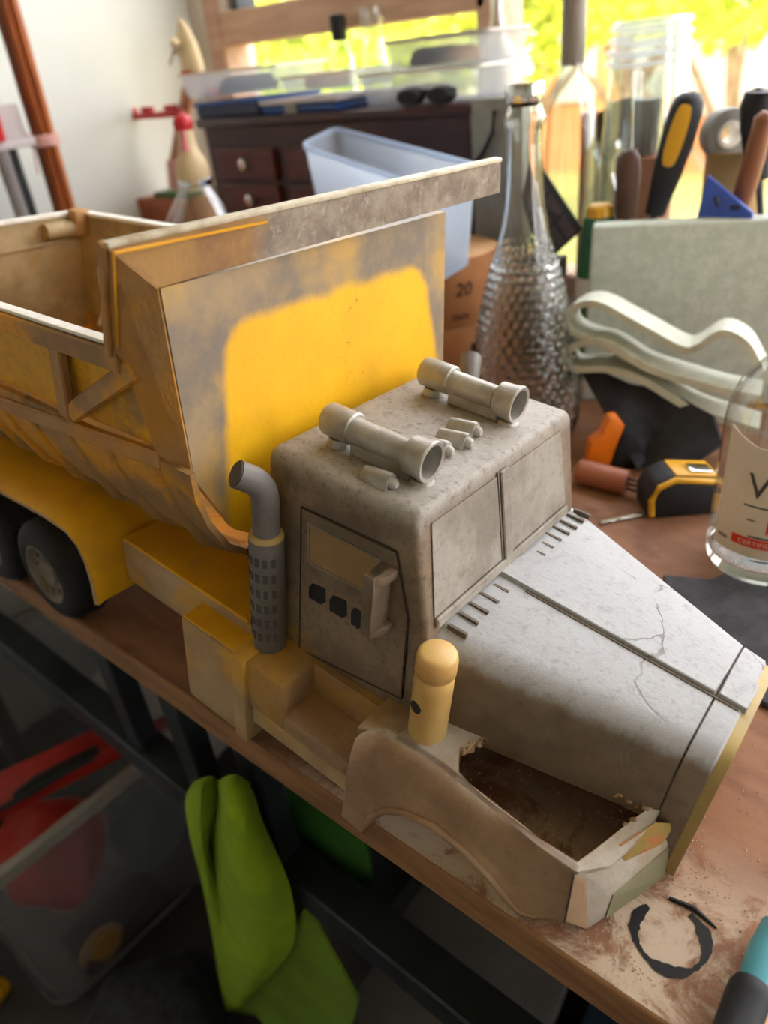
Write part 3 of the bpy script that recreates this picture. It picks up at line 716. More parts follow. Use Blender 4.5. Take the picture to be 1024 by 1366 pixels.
tp(MB().box((XT, fy-.014, tz-.02), (XT+.016, fy+.004, tz+.006)), 'corner_block', M['rail_tan'], bevel=.003)
tp(MB().tube([V(XT+.03, fy-.004, tz-.05), V(XT+.034, fy-.005, tz-.075), V(XT+.03, fy-.008, tz-.10), V(XT+.026, fy-.012, tz-.112)], .003, 8), 'corner_rod', M['rim_white'])
belly = [(-.026,.188), (-.024,.170), (-.017,.148), (-.004,.125), (.016,.108), (.045,.097), (.08,.092), (.105,.091), (.14,.094), (.17,.105), (.19,.13), (.203,.165)]
def bsec(x, o=0): return [V(x, y, z + (x+.285)*.075 - o*.0) for y, z in belly]
tp(MB().sheet([bsec(-.276), bsec(-.4), bsec(-.55), bsec(XT)], .004), 'belly', M['primer_dump'], ang=60)
for px, py in ((-60,520), (-25,535), (5,545), (44,558), (95,578), (149,600), (214,635)):
    x = L(px, py, y=-.026)[0]
    pth = []
    for i, (y, z) in enumerate(belly[:7]):
        zz = z + (x+.285)*.075; pth.append(V(x + .004*i, y - .002*(1 if i < 4 else .3), zz - (.002 if i > 2 else 0)))
    tp(MB().tube(pth, [.003,.0045,.0055,.006,.0055,.0045,.003], 8), 'belly_rib', M['primer_dump'], ang=60)
# ---- rear fenders and wheels
def rearend(far):
    def bd(mb, name, mat, par=None, **k):
        if far: mb.mirror(YC)
        return tp(mb, name, mat, par, **k)
    lipp = [L(*p, y=-.024) for p in ((130,803),(125,775),(117,748),(106,725),(90,705),(62,686),(30,668),(0,652))]
    zl = lipp[-1][2]; x0 = lipp[-1][0]
    lipp += [V(x0-.05, -.024, zl+.003), V(x0-.10, -.024, zl), V(x0-.14, -.024, zl-.012), V(x0-.165, -.024, zl-.035), V(x0-.175, -.024, zl-.06)]
    g = [[p + V(0, dy, dz) + (V(dx, 0, 0) if i < 4 else V(0,0,0)) for i, p in enumerate(lipp)] for dy, dz, dx in ((0,-.001,0), (.004,.003,.002), (.015,.004,.003), (.05,.005,.004), (.086,.004,.004))]
    bd(MB().sheet(g, .004), 'rear_fender', M['yellow_dusty'], ang=50)
    bd(MB().tube([p + V(0,-.0005,0) for p in g[0]], .0024, 6), 'fender_lip', M['yellow_side'])
    for wx in (-.524, -.636):
        wz = -(-.1525409*wx - .0643752*(.226 if far else .0))/.986198; R_ = .050
        c_ = V(wx, -.016, wz + R_ + .0005)
        k = [(0,.030), (.0,.0345), (.0015,.040), (.004,.046), (.008,.0490), (.012,.050), (.030,.050), (.034,.049), (.038,.046), (.040,.04), (.040,.028)]
        w = bd(MB().lathe(k, c_, 48, (0,1,0), caps=False), 'tyre', M['rubber'], ang=40)
        bd(MB().lathe([(.0015,.0305), (.0005,.029), (.001,.027), (.007,.024), (.0085,.013), (.004,.011), (.003,.005), (.003,.0004)], c_, 32, (0,1,0), caps=False), 'wheel_hub', M['hub'], w)
        tr = MB()
        for a_ in arc(26):
            u = V(math.cos(a_), 0, math.sin(a_)); w_ = V(-math.sin(a_), 0, math.cos(a_))
            p0 = c_ + u*.0495 + V(0,.010,0)
            tr.hexa([p0+w_*i*.0028+V(0,j,0)+u*kk for kk in (0,.0010) for i, j in ((-1,0),(1,0),(1,.011),(-1,.011))])
            tr.hexa([p0+w_*(i*.0028+.006)+V(0,j,0)+u*kk for kk in (0,.0010) for i, j in ((-1,.012),(1,.012),(1,.022),(-1,.022))])
        bd(tr, 'tread_block', M['rubber'], w, kind='stuff', smooth=False)
        for a_ in arc(8):
            u = V(math.cos(a_), 0, math.sin(a_)); bd(MB().lathe([(0,.0022), (.0025,.0018)], c_ + u*.019 + V(0,.0055,0), 8, (0,-1,0)), 'wheel_nut', M['hub'], w)
        bd(MB().cyl(c_ + V(0,.02,0), V(wx, YC, c_[2]), .006), 'axle', M['black'])
rearend(False); rearend(True)
# ================================================================ THINGS ON THE BENCH BEHIND THE TRUCK
RT = V(R[0][0], R[1][0], 0).normalized(); FW = V(R[0][2], R[1][2], 0).normalized()     # level right / away directions
def rowz(px, rows, Y, z0=0.0, base=True):
    out = []
    for py, hw in rows:
        P = Wp(px, py, Y=Y); out.append((P[2], hw*pxs(P)))
    out.reverse()
    if base: out = [(z0, out[0][1]*.92), (z0+.004, out[0][1])] + [o for o in out if o[0] > z0+.006]
    return out
def stand(px, py, Y): P = Wp(px, py, Y=Y); return V(P[0], P[1], 0)
M['clear'] = glass_thin('clear_glass', 'f4f8f6', .28, .03, boost=1.25)
M['clear_box'] = cloudy('clear_plastic', 'd8dde6', .55, .3, .5)
M['bin'] = cloudy('cloudy_plastic', 'd4e0f0', .22, .35, .55)
M['bin_grey'] = cloudy('cloudy_plastic_grey', '9a9aa0', .55, .4, .4)
M['chrome'] = plain('chrome', 'd8dadc', None, rough=.08, metal=1)
M['felt'] = plain('white_felt', 'd9dacb', 'cbcdbd', 60, .95, .4, 300)
M['felt_board'] = plain('felt_board', 'ccd2c6', 'bcc4b6', 90, .95, .4, 260)
M['rag'] = plain('charcoal_felt', '3a3b44', '2c2d36', 50, .95, .3, 300)
M['slate'] = plain('grey_felt_pad', '4c4b50', '3c3b42', 60, .95, .3, 300)
M['pad_edge'] = plain('pad_edge', '8c8c8c', None, rough=.9)
M['orange'] = plain('orange_plastic', 'e8780c', 'd06808', 30, .4)
M['tape_y'] = plain('tape_yellow', 'd8a01c', None, rough=.4)
M['darkblue'] = plain('navy_rubber', '14161e', '0c0e14', 40, .6)
M['pinkwood'] = plain('pinkish_wood', 'a8664a', '94563e', 12, .45, stretch=(1,1,8))
M['card'] = plain('brown_cardboard', 'b4794a', 'a06a3e', 12, .8)
M['card_top'] = plain('roll_side', 'd8ab7c', 'c9986a', 12, .85)
M['mahog'] = plain('mahogany', '40140f', '2c0d0b', 10, .4, stretch=(2,1,8))
M['mahog2'] = plain('mahogany_drawer', '5a1c15', '44140f', 10, .4, stretch=(2,1,8))
M['blue'] = plain('blue_card', '1f55a0', '184584', 10, .5)
M['navy'] = plain('navy_card', '15294e', None, rough=.5)
M['red'] = plain('red_plastic', 'b01420', 'c01c26', 10, .45)
M['pink'] = plain('pink_rubber', 'cf6a78', None, rough=.5)
M['creamp'] = plain('cream_plastic', 'd8c298', 'cbb388', 12, .5)
M['oak'] = plain('pale_wood', 'd8ac74', 'c4955c', 10, .6, stretch=(1,6,6))
M['stick'] = plain('orange_brown_wood', 'a8581c', '8a4414', 14, .5, stretch=(8,8,1))
M['stick2'] = plain('dark_brown_wood', '7c3a12', '68300e', 14, .5, stretch=(8,8,1))
M['string'] = plain('pink_string', 'd8a8a0', None, rough=.9)
M['grey'] = plain('grey_plastic', '8a8484', '7c7676', 10, .5)
M['lightgrey'] = plain('light_grey', 'c4bcbc', None, rough=.6)
M['green'] = plain('green_plastic', '1f6a44', '18583a', 20, .4)
M['olive'] = plain('dull_green', '3f5a30', None, rough=.6)
M['leather'] = plain('brown_leather', '5a3a2c', '48301f', 30, .6)
M['woodh'] = plain('tool_wood', '8a5436', '7a482e', 14, .5)
M['bluep'] = plain('blue_plastic', '3f62c8', '3858b8', 20, .45)
M['kraft'] = plain('beige_tub', 'b89a6a', 'a88a5c', 14, .6)
M['terra'] = plain('terracotta', 'b08068', 'a07460', 14, .8)
M['graytape'] = plain('grey_tape', '8c8a86', '7c7a76', 30, .6)
M['label_w'] = plain('paper_label', 'dcd5c6', 'cfc7b6', 20, .8)
M['ink'] = plain('grey_ink', '4a4f50', None, rough=.8)
M['redink'] = plain('red_ink', 'd8361e', None, rough=.8)
M['capsule'] = plain('grey_capsule', '8f8478', '847a6e', 14, .5)
M['marker'] = plain('marker_black', '1c1614', None, rough=.8)
M['white'] = plain('white_plastic', 'e6e2da', None, rough=.5)

# ---- hobnail glass bottle
def hob():
    b = Wp(699, 566, Z=0); Y = b[1]
    rows = [(141, 24), (149, 26), (156, 28.5), (164, 28.5), (170, 25), (190, 24), (240, 25.5), (275, 28), (300, 32), (330, 39), (360, 47), (390, 55), (420, 61), (450, 66), (480, 69.5), (520, 72)]
    pr_ = rowz(697, rows, Y); pr_ = [(z, r*.97) for z, r in pr_]
    # resample finely
    fine = []
    for i in range(len(pr_)-1):
        (z0, r0), (z1, r1) = pr_[i], pr_[i+1]; n = max(1, int((z1-z0)/.0022)) if i > 0 else 1
        for k in range(n): t_ = k/n; fine.append((z0+(z1-z0)*t_, r0+(r1-r0)*t_))
    fine.append(pr_[-1])
    t = Thing('hobnail_bottle', b, 'clear glass bottle with beaded hobnail body and metal stopper cap', 'bottle')
    N = 108; zt = Wp(697, 318, Y=Y)[2]; mb = MB(); rings = []
    for z, r in fine:
        ring = []
        for i in range(N):
            a = 2*math.pi*i/N
            row = z/.0095; ph = (int(math.floor(row)) % 2)*math.pi
            amp = max(0, min(1, (zt-z)/.03)) * (1 if z > .012 else 0)
            bump_ = max(0, math.sin(math.pi*(row % 1.0)))*max(0, .5+.5*math.cos(a*27+ph))
            rr = r + .0042*amp*(bump_-.35)
            ring.append(V(b[0]+rr*math.cos(a), b[1]+rr*math.sin(a), z))
        rings.append(ring)
    mb.loft(rings, caps=False); n = len(rings)
    inner = [[V(b[0]+(r-.004)*math.cos(2*math.pi*i/N), b[1]+(r-.004)*math.sin(2*math.pi*i/N), max(z, .008)) for i in range(N)] for z, r in fine]
    mb2 = MB().loft(inner[::-1], caps=False); mb.add(mb2.v, mb2.f)
    k0 = 0; mb.add(rings[0], [tuple(range(N))[::-1]]); mb.add(inner[0], [tuple(range(N))])
    mb.add(rings[-1] + inner[-1], [(i, (i+1)%N, N+(i+1)%N, N+i) for i in range(N)])
    g = NT('bottle_glass'); g.set(Roughness=.02, IOR=1.45, Transmission_Weight=1.0); g.color('f6f8f6')
    t.part(mb, 'glass_body', g.m, ang=60, fix=False)
    zc0, zc1 = Wp(697, 136, Y=Y)[2], Wp(697, 110, Y=Y)[2]; r = 26*pxs(Wp(697, 120, Y=Y))
    t.part(MB().lathe([(zc0, r*.96), (zc0+.002, r), (zc1-.002, r), (zc1, r*.93), (zc1+.0004, .0004)], (b[0], b[1], 0), 40), 'cap', M['chrome'])
    zr = Wp(697, 142, Y=Y)[2]
    t.part(MB().lathe([(zr, r*.7), (zc0, r*.7)], (b[0], b[1], 0), 32), 'gasket', M['black'])
hob()

# ---- spirit bottle on the grey pad
BC = V(-.1190, .606, .006); BR = .047
def onz_poly(pts, z): return [Wp(px, py, Z=z) for px, py in pts]
pd = Thing('felt_pad', Wp(960, 860, Z=0), 'dark grey felt pad lying on the bench under the labelled bottle', 'pad')
pp = onz_poly(((884,766), (948,772), (1100,700), (1250,880), (1040,948), (960,905), (905,850)), .0055)
pd.part(MB().prism(pp, (0,0,-.0052)), 'pad', M['slate'], bevel=.001, seg=1)
sb_ = Thing('spirit_bottle', BC, 'clear spirit bottle with cream paper label printed W and red band', 'bottle')
prof = [(0, BR*.86), (.003, BR*.97), (.008, BR), (.135, BR), (.150, BR*.97), (.165, BR*.86), (.178, BR*.66), (.19, BR*.45), (.205, BR*.34), (.28, BR*.32), (.283, BR*.38), (.30, BR*.38)]
sb_.part(MB().lathe(prof, BC, 64, caps=False), 'glass_body', M['clear'], ang=60)
g = NT('thick_glass_base'); g.set(Roughness=.03, IOR=1.45, Transmission_Weight=1.0); g.color('f2f0ea')
sb_.part(MB().lathe([(.0005, BR*.84), (.003, BR*.95), (.008, BR*.975), (.016, BR*.96), (.0162, .0005)], BC, 48), 'glass_base', g.m)
sb_.part(MB().lathe([(.285, BR*.42), (.325, BR*.42), (.327, BR*.36)], BC, 32), 'cap', M['black'])
face = math.atan2(-BC[1], -BC[0])
def bl(a_deg, z, off=.0006): a = face + math.radians(a_deg); return V(BC[0]+(BR+off)*math.cos(a), BC[1]+(BR+off)*math.sin(a), z)
def zpx(px, py, a_deg):
    best = None
    P = bl(a_deg, .1); q = Wp(px, py, Y=P[1]); return q[2]
zl0, zl1 = zpx(960, 722, -52), zpx(977, 566, -52)
lab = []
for i in range(41):
    a = -54 + i*(118/40); dip = max(0, 1-abs((a+8)/42)) ; 
    lab.append((a, zl1 - .010*min(1, (a+54)/34)))
sb_.part(MB().sheet([[bl(a, zl0) for a, z in lab], [bl(a, (zl0+z)/2) for a, z in lab], [bl(a, z) for a, z in lab]], .0005), 'paper_label', M['label_w'], ang=60)
def bottletext(txt, a0, z, size, mt, tilt=0, off=.0012, name='print'):
    cu_ = bpy.data.curves.new(name, 'FONT'); cu_.body = txt; cu_.size = size; cu_.resolution_u = 3
    ob = bpy.data.objects.new(name, cu_); C.objects.link(ob)
    me = bpy.data.meshes.new_from_object(ob.evaluated_get(bpy.context.evaluated_depsgraph_get()))
    bpy.data.objects.remove(ob); 
    for v in me.vertices:
        a = a0 + math.degrees(v.co.x/BR); p = bl(a, z + v.co.y, off) - BC; v.co = p*U
    me.materials.clear(); me.materials.append(mt)
    o = bpy.data.objects.new(name, me); C.objects.link(o); o.parent = sb_.e; return o
bottletext('W', -24, zpx(1000, 662, -20), .0310, M['ink'])
bottletext('R', -2, zpx(1012, 712, -4), .0200, M['redink'])
for a0, a1, py, w_ in ((-24, 30, 672, .0014), (-19, -11, 692, .0012), (-15, 30, 712, .0016), (-9, 30, 742, .0014), (-48, -36, 722, .0030)):
    z = zpx(990, py, (a0+a1)/2)
    sb_.part(MB().sheet([[bl(a0+(a1-a0)*i/12, z, .001) for i in range(13)], [bl(a0+(a1-a0)*i/12, z+w_, .001) for i in range(13)]], .0003), 'print_line', M['ink'] if a0 > -40 else M['graytape'])
zb_ = zpx(990, 727, -20)
sb_.part(MB().sheet([[bl(-31+61*i/16, zb_, .001) for i in range(17)], [bl(-31+61*i/16, zb_+.0085, .001) for i in range(17)]], .0003), 'red_band', M['redink'])
bottletext('CERTIFIED', -24, zb_+.0022, .0062, M['label_w'], off=.0016)

# ---- tape measure
tm = Wp(913, 693, Z=0); tc_ = tm + RT*.0 + FW*.025
t = Thing('tape_measure', tc_, 'black and yellow tape measure with chrome clip beside the bottle', 'tape measure')
def rz(pts, d0, d1): return [[tc_ + RT*x + FW*d + V(0,0,z) for x, z in pts] for d in (d0, d1)]
body = [(-.034,.002), (.040,.002), (.040,.030), (.030,.041), (-.012,.046), (-.028,.038), (-.034,.024)]
t.part(MB().loft(rz(body, -.018, .020)), 'case', M['darkblue'], bevel=.004, seg=3)
outl = [tc_ + RT*x + FW*(-.0195) + V(0,0,z) for x, z in ((-.031,.004), (-.0325,.022), (-.026,.036), (-.011,.043), (.029,.037), (.0395,.028))]
t.part(MB().tube(outl, .0032, 8), 'yellow_band', M['tape_y'], ang=70)
t.part(MB().loft(rz([(-.010,.044), (.030,.039), (.038,.030), (.038,.033), (.031,.0425), (-.010,.0475)], -.016, .016)), 'yellow_top', M['tape_y'], bevel=.001)
gp = [(-.031,.0005), (.041,.0005), (.041,.026), (.029,.035), (-.010,.040), (-.024,.033), (-.031,.021)]
t.part(MB().loft(rz(gp, -.021, .015)), 'rubber_grip', M['darkblue'], bevel=.004, seg=3)
t.part(MB().loft(rz([(.026,.004), (.038,.004), (.038,.024), (.026,.026)], -.0225, -.020)), 'grip_band', M['tape_y'], bevel=.002, seg=2)
t.part(MB().loft(rz([(.006,.0455), (.028,.042), (.028,.045), (.006,.0485)], -.012, .004)), 'belt_clip', M['chrome'], bevel=.001)
# ---- pinkish cylinder tool with prongs
ca = Wp(770, 645, Y=.66); cb_ = Wp(836, 647, Y=.66); rr1 = .0135
ca[2] = rr1; cb_[2] = rr1
t = Thing('wooden_fork_handle', V(ca[0], ca[1], 0), 'pinkish brown wooden handle with three dark prongs lying on the bench', 'tool')
t.part(MB().lathe([(0, rr1*.8), (.003, rr1), ((cb_-ca).length-.002, rr1), ((cb_-ca).length, rr1*.9)], ca, 24, cb_-ca), 'handle', M['pinkwood'])
for k in (-1, 0, 1):
    o_ = V(0,0,k*.006); t.part(MB().tube([cb_+o_, cb_+o_+(cb_-ca).normalized()*.022], .0018, 8), 'prong', M['leather'])
# ---- steel rod
p, q = Wp(800, 697, Z=.0022), Wp(882, 681, Z=.0022)
MB().tube([p, q], .0021, 10).build('steel_rod', M['chrome'], label='thin steel rod lying on the bench beside the tape measure', cat='rod')
# ---- orange clamp
oc = Wp(806, 628, Z=0) + FW*.01
t = Thing('orange_clamp', oc, 'orange and black plastic clamp standing behind the pinkish handle', 'clamp')
def oz(pts, d0, d1): return [[oc + RT*x + FW*d + V(0,0,z) for x, z in pts] for d in (d0, d1)]
t.part(MB().loft(oz([(-.020,.0), (.006,.0), (.014,.034), (.020,.052), (.012,.064), (.003,.064), (-.004,.044), (-.016,.036)], -.008, .008)), 'jaw', M['orange'], bevel=.002)
t.part(MB().loft(oz([(.006,.0), (.046,.0), (.044,.020), (.026,.046), (.018,.046), (.013,.03)], -.010, .012)), 'body', M['black'], bevel=.002)
# ---- charcoal felt strip leaning
g = []
cTL, cTR, cBR, cBL = Wp(772, 486, Y=.80), Wp(950, 548, Y=.76), Wp(892, 632, Z=.004), Wp(846, 622, Z=.004)
cTR2 = Wp(960, 585, Y=.745)
for j in range(9):
    s_ = j/8
    a_ = cTL.lerp(cBL, s_); b__ = cTR.lerp(cTR2, min(1, s_*2)) if s_ < .5 else cTR2.lerp(cBR, (s_-.5)*2)
    g.append([a_.lerp(b__, i/10) + FW*(-.010*math.sin(i*.7+s_*2)) + V(0,0,.003*math.sin(i*1.1)) for i in range(11)])
MB().sheet(g, .006).build('charcoal_felt', M['rag'], label='charcoal felt strip propped under the folded white felt', cat='felt', ang=60)
# ---- folded white felt
def ribbon(pts, Y, dv, th):
    P = [Wp(px, py, Y=Y) for px, py in pts]
    # smooth
    Q = []
    for i in range(len(P)-1):
        p0, p1, p2, p3 = P[max(i-1,0)], P[i], P[i+1], P[min(i+2,len(P)-1)]
        for k in range(5):
            t_ = k/5; Q.append(.5*((2*p1) + (p2-p0)*t_ + (2*p0-5*p1+4*p2-p3)*t_*t_ + (3*p1-p0-3*p2+p3)*t_**3))
    Q.append(P[-1])
    return [[p + Vector(dv)*k for p in Q] for k in (0, .05, .5, 1)]
ff = Thing('folded_felt', Wp(870, 520, Y=.77), 'folded layers of soft white felt in front of the felt board', 'felt')
ff.part(MB().sheet(ribbon(((1010,500),(1000,480),(988,462),(962,450),(932,468),(905,470),(842,436),(795,411),(768,414),(759,427),(768,441),(804,455),(864,486),(953,514),(1012,528)), .765, (-.012,.05,-.004), .007), .0075), 'felt_fold', M['felt'], ang=70)
ff.part(MB().sheet(ribbon(((1012,537),(953,524),(864,497),(805,462),(768,466),(757,478),(766,489),(811,489),(858,504),(921,541),(975,560),(1012,572)), .760, (-.012,.05,-.004), .007), .0075), 'felt_fold', M['felt'], ang=70)
# ---- felt board
fa = Wp(790, 303, Y=.855); fdir = V(.169, .075, 0).normalized(); fn_ = V(-fdir[1], fdir[0], 0); zt_ = fa[2]
fbo = Thing('felt_board', V(fa[0]+.2, fa[1]+.1, 0), 'tall off-white felt covered board standing behind the folded felt', 'board')
b0 = V(fa[0]-.006, fa[1], .0005)
fbo.part(MB().hexa([b0, b0+fdir*.5, b0+fdir*.5+fn_*.03, b0+fn_*.03] + [p + V(.006,0,zt_) for p in (b0, b0+fdir*.5, b0+fdir*.5+fn_*.03, b0+fn_*.03)]), 'board', M['felt_board'], bevel=.004, seg=3)

# ---- cardboard rolls with marker writing
top_z = .185
RR = .082
rc = Wp(585, 330, Z=top_z); rc = V(rc[0], rc[1], 0)
def curved_text(txt, c, r, a0, z, size, name, par, loc):
    cu_ = bpy.data.curves.new(name, 'FONT'); cu_.body = txt; cu_.size = size; cu_.shear = .2; cu_.offset = size*.012
    ob = bpy.data.objects.new(name, cu_); C.objects.link(ob)
    me = bpy.data.meshes.new_from_object(ob.evaluated_get(bpy.context.evaluated_depsgraph_get())); bpy.data.objects.remove(ob)
    for v in me.vertices:
        a = a0 + v.co.x/r; v.co = (V(c[0]+(r+.0008)*math.cos(a), c[1]+(r+.0008)*math.sin(a), z+v.co.y) - loc)*U
    me.materials.clear(); me.materials.append(M['marker']); o = bpy.data.objects.new(name, me); C.objects.link(o); o.parent = par
def roll(z0, z1, label, writes):
    t = Thing('cardboard_roll', V(rc[0], rc[1], z0), label, 'roll', 'brown rolls behind the dump body')
    t.part(MB().lathe([(z0+.001, RR*.99), (z0+.003, RR), (z1-.003, RR), (z1-.001, RR*.99)], (rc[0], rc[1], 0), 56, caps=False), 'outer_wrap', M['card'])
    t.part(MB().lathe([(z1-.0012, RR*.99), (z1, RR*.96), (z1, RR*.44), (z1-.004, RR*.42), (z0+.002, RR*.42), (z0+.001, RR*.5), (z0+.001, RR*.98)], (rc[0], rc[1], 0), 56, caps=False), 'roll_face', M['card_top'])
    f0 = math.atan2(-rc[1], -rc[0])
    for txt, a, z, s_ in writes: curved_text(txt, rc, RR, f0 + math.radians(a), z, s_, 'marker_writing', t.e, t.loc)
hh = top_z/2
roll(0, hh-.0005, 'lower brown cardboard roll of the stack, marked E', (('E', 22, hh*.45, .040),))
roll(hh, top_z, 'upper brown cardboard roll of the stack, marked 20', (('20', 12, hh+hh*.48, .024), ('mm', 8, hh+.012, .016)))
# ---- cloudy storage bin
zb0_ = top_z + .001
c4 = [Wp(399, 192, Y=.84), Wp(446, 168, Y=.93), Wp(645, 219, Y=.80), Wp(575, 250, Y=.70)]
cen = sum(c4, V(0,0,0))/4
bn = Thing('storage_tub', V(cen[0], cen[1], zb0_), 'cloudy pale blue plastic tub resting on the cardboard rolls', 'tub')
def inset(ps, k, dz): return [V(cen[0]+(p[0]-cen[0])*k, cen[1]+(p[1]-cen[1])*k, p[2]+dz) for p in ps]
def rnd(ps, d=.022):
    out = []; n = len(ps)
    for i in range(n):
        p, a, b = ps[i], ps[i-1], ps[(i+1)%n]
        u0 = p + (a-p).normalized()*d; u1 = p + (b-p).normalized()*d
        for t_ in (0, .25, .5, .75, 1): out.append((u0.lerp(p, t_)).lerp(p.lerp(u1, t_), t_))
    return out
bn.part(MB().loft([rnd(inset(c4, .88, -.115)), rnd(inset(c4, .97, -.004)), rnd(inset(c4, .98, 0))], caps=False), 'tub_wall', M['bin'], ang=60)
bn.part(MB().loft([rnd(inset(c4, .88, -.115)), rnd(inset(c4, .88, -.113))]), 'tub_base', M['bin'])
bn.part(MB().loft([rnd(inset(c4, .96, -.006)), rnd(inset(c4, 1.0, -.006)), rnd(inset(c4, 1.0, 0)), rnd(inset(c4, .96, 0))] + [rnd(inset(c4, .96, -.006))], caps=False), 'tub_rim', M['bin'], ang=60)
# ---- black patterned panel leaning, behind the bottle
pn = [Wp(716, 214, Y=.93), Wp(777, 306, Y=.93), Wp(735, 345, Y=.90), Wp(690, 262, Y=.90)]
t = Thing('black_card_panel', V((pn[3][0]+pn[1][0])/2, .9, 0), 'black printed card panel leaning behind the hobnail bottle', 'panel')
t.part(MB().prism(pn, (-.003,.006,0)), 'card', M['black'])
for k in (.18, .52):
    a_, b__ = pn[0].lerp(pn[3], k), pn[1].lerp(pn[2], k); c_, d_ = pn[0].lerp(pn[3], k+.26), pn[1].lerp(pn[2], k+.26)
    for m_ in range(3):
        u0, u1 = .08+m_*.31, .34+m_*.31
        t.part(MB().prism([a_.lerp(b__,u0)+V(.001,-.001,0), a_.lerp(b__,u1)+V(.001,-.001,0), c_.lerp(d_,u1)+V(.001,-.001,0), c_.lerp(d_,u0)+V(.001,-.001,0)], (-.001,.001,0)), 'print_block', plain('print_grey', '2c262a', '3a2a30', 80, .6) if 'print_grey' not in bpy.data.materials else bpy.data.materials['print_grey'])
dp = Wp(748, 352, Y=.91)
t.part(MB().box((dp[0]-.07, .925, 0), (dp[0]-.015, .955, dp[2])), 'easel_block', M['leather'])
# ---- green glue bottle with yellow cap
gb = stand(797, 330, .945); pr_ = rowz(797, [(272, 13), (276, 17), (288, 18)], .945, base=False)
t = Thing('glue_bottle', gb, 'green plastic bottle with yellow cap between the black panel and felt board', 'bottle')
zc = pr_[0][0]
t.part(MB().lathe([(0,.024), (.004,.026), (zc-.10,.026), (zc-.04,.025), (zc-.012,.021), (zc,.019)], gb, 28), 'body', M['green'])
t.part(MB().lathe([(z, r) for z, r in pr_] + [(pr_[-1][0]+.001, .001)], gb, 28), 'cap', M['tape_y'])
t.part(MB().lathe([(zc-.105,.0265), (zc-.10,.0267), (zc-.075,.0262)], gb, 28, caps=False), 'label', M['white'])

# ---- drawers cabinet
CY_, CZ = .96, .338
cx0, cx1 = Wp(268, 170, Y=CY_)[0], Wp(622, 150, Y=CY_)[0]
cb = Thing('drawer_cabinet', V((cx0+cx1)/2, CY_+.1, 0), 'dark mahogany cabinet of small drawers with round metal knobs', 'cabinet')
cb.part(MB().box((cx0, CY_+.006, .0005), (cx1, CY_+.165, CZ)), 'carcass', M['mahog'], bevel=.002, seg=1)
cb.part(MB().box((cx0-.008, CY_-.006, CZ), (cx1+.008, CY_+.172, CZ+.014)), 'top', M['mahog'], bevel=.003)
dh = (CZ-.04)/5
for ccol in range(3):
    xa_, xb_ = cx0+.03+ccol*(cx1-cx0-.03)/3, cx0+(ccol+1)*(cx1-cx0-.03)/3
    for r_ in range(5):
        z0 = .012 + r_*dh
        if ccol == 2 and r_ == 4: continue
        d = cb.part(MB().box((xa_, CY_-.004, z0), (xb_, CY_+.02, z0+dh-.008)), 'drawer', M['mahog2'], bevel=.002, seg=1)
        kx = (xa_+xb_)/2 if ccol else xa_ + (xb_-xa_)*.55
        cb.part(MB().lathe([(0,.004), (.006,.004), (.009,.009), (.013,.010), (.016,.006)], V(kx, CY_-.004, z0+dh*.45), 14, (0,-1,0)), 'knob', M['chrome'], under=d) if False else None
        ko = MB().lathe([(0,.004), (.006,.004), (.009,.009), (.013,.010), (.016,.006)], V(kx, CY_-.004, z0+dh*.45) - cb.loc, 14, (0,-1,0)).build('knob', M['chrome'], d)
ZT = CZ + .0145
# ---- things on the cabinet
def pbox(name, x0px, x1px, pyt, pyb, Y, dpt, mat, label, cat, z0=ZT, group=None, bev=.003):
    a_, b__ = Wp(x0px, (pyt+pyb)/2, Y=Y), Wp(x1px, (pyt+pyb)/2, Y=Y)
    zt2 = Wp((x0px+x1px)/2, pyt, Y=Y)[2]
    t = Thing(name, V((a_[0]+b__[0])/2, Y+dpt/2, z0), label, cat, group)
    return t, a_[0], b__[0], zt2
def solid(name, *a, **k):
    t, x0, x1, z1 = pbox(name, *a, **k); Y, dp_, mat = a[4], a[5], a[6]; z0 = k.get('z0', ZT)
    t.part(MB().box((x0, Y, z0), (x1, Y+dp_, z1)), 'body', mat, bevel=.003, seg=1); return t, x0, x1, z0, z1
t, x0, x1, z0, z1 = solid('blue_folder_box', 262, 346, 137, 160, .965, .15, M['navy'], 'navy blue folder box at the end of the cabinet top', 'box')
t.part(MB().box((x0-.004, .960, z1-.003), (x1+.004, 1.118, z1+.003)), 'lid', M['blue'], bevel=.001, seg=1)
t, x0, x1, z0, z1 = solid('blue_folder_box', 348, 447, 138, 158, .965, .15, M['blue'], 'bright blue folder box with a grey strip on the cabinet top', 'box')
xm = (x0+x1)/2 - .01
t.part(MB().box((xm-.015, .963, z0), (xm+.012, .966, z1)), 'grey_strip', M['graytape'])
t.part(MB().box((x0, .962, z1), (x1+.01, 1.115, z1+.006)), 'white_lid', M['lightgrey'], bevel=.001, seg=1)
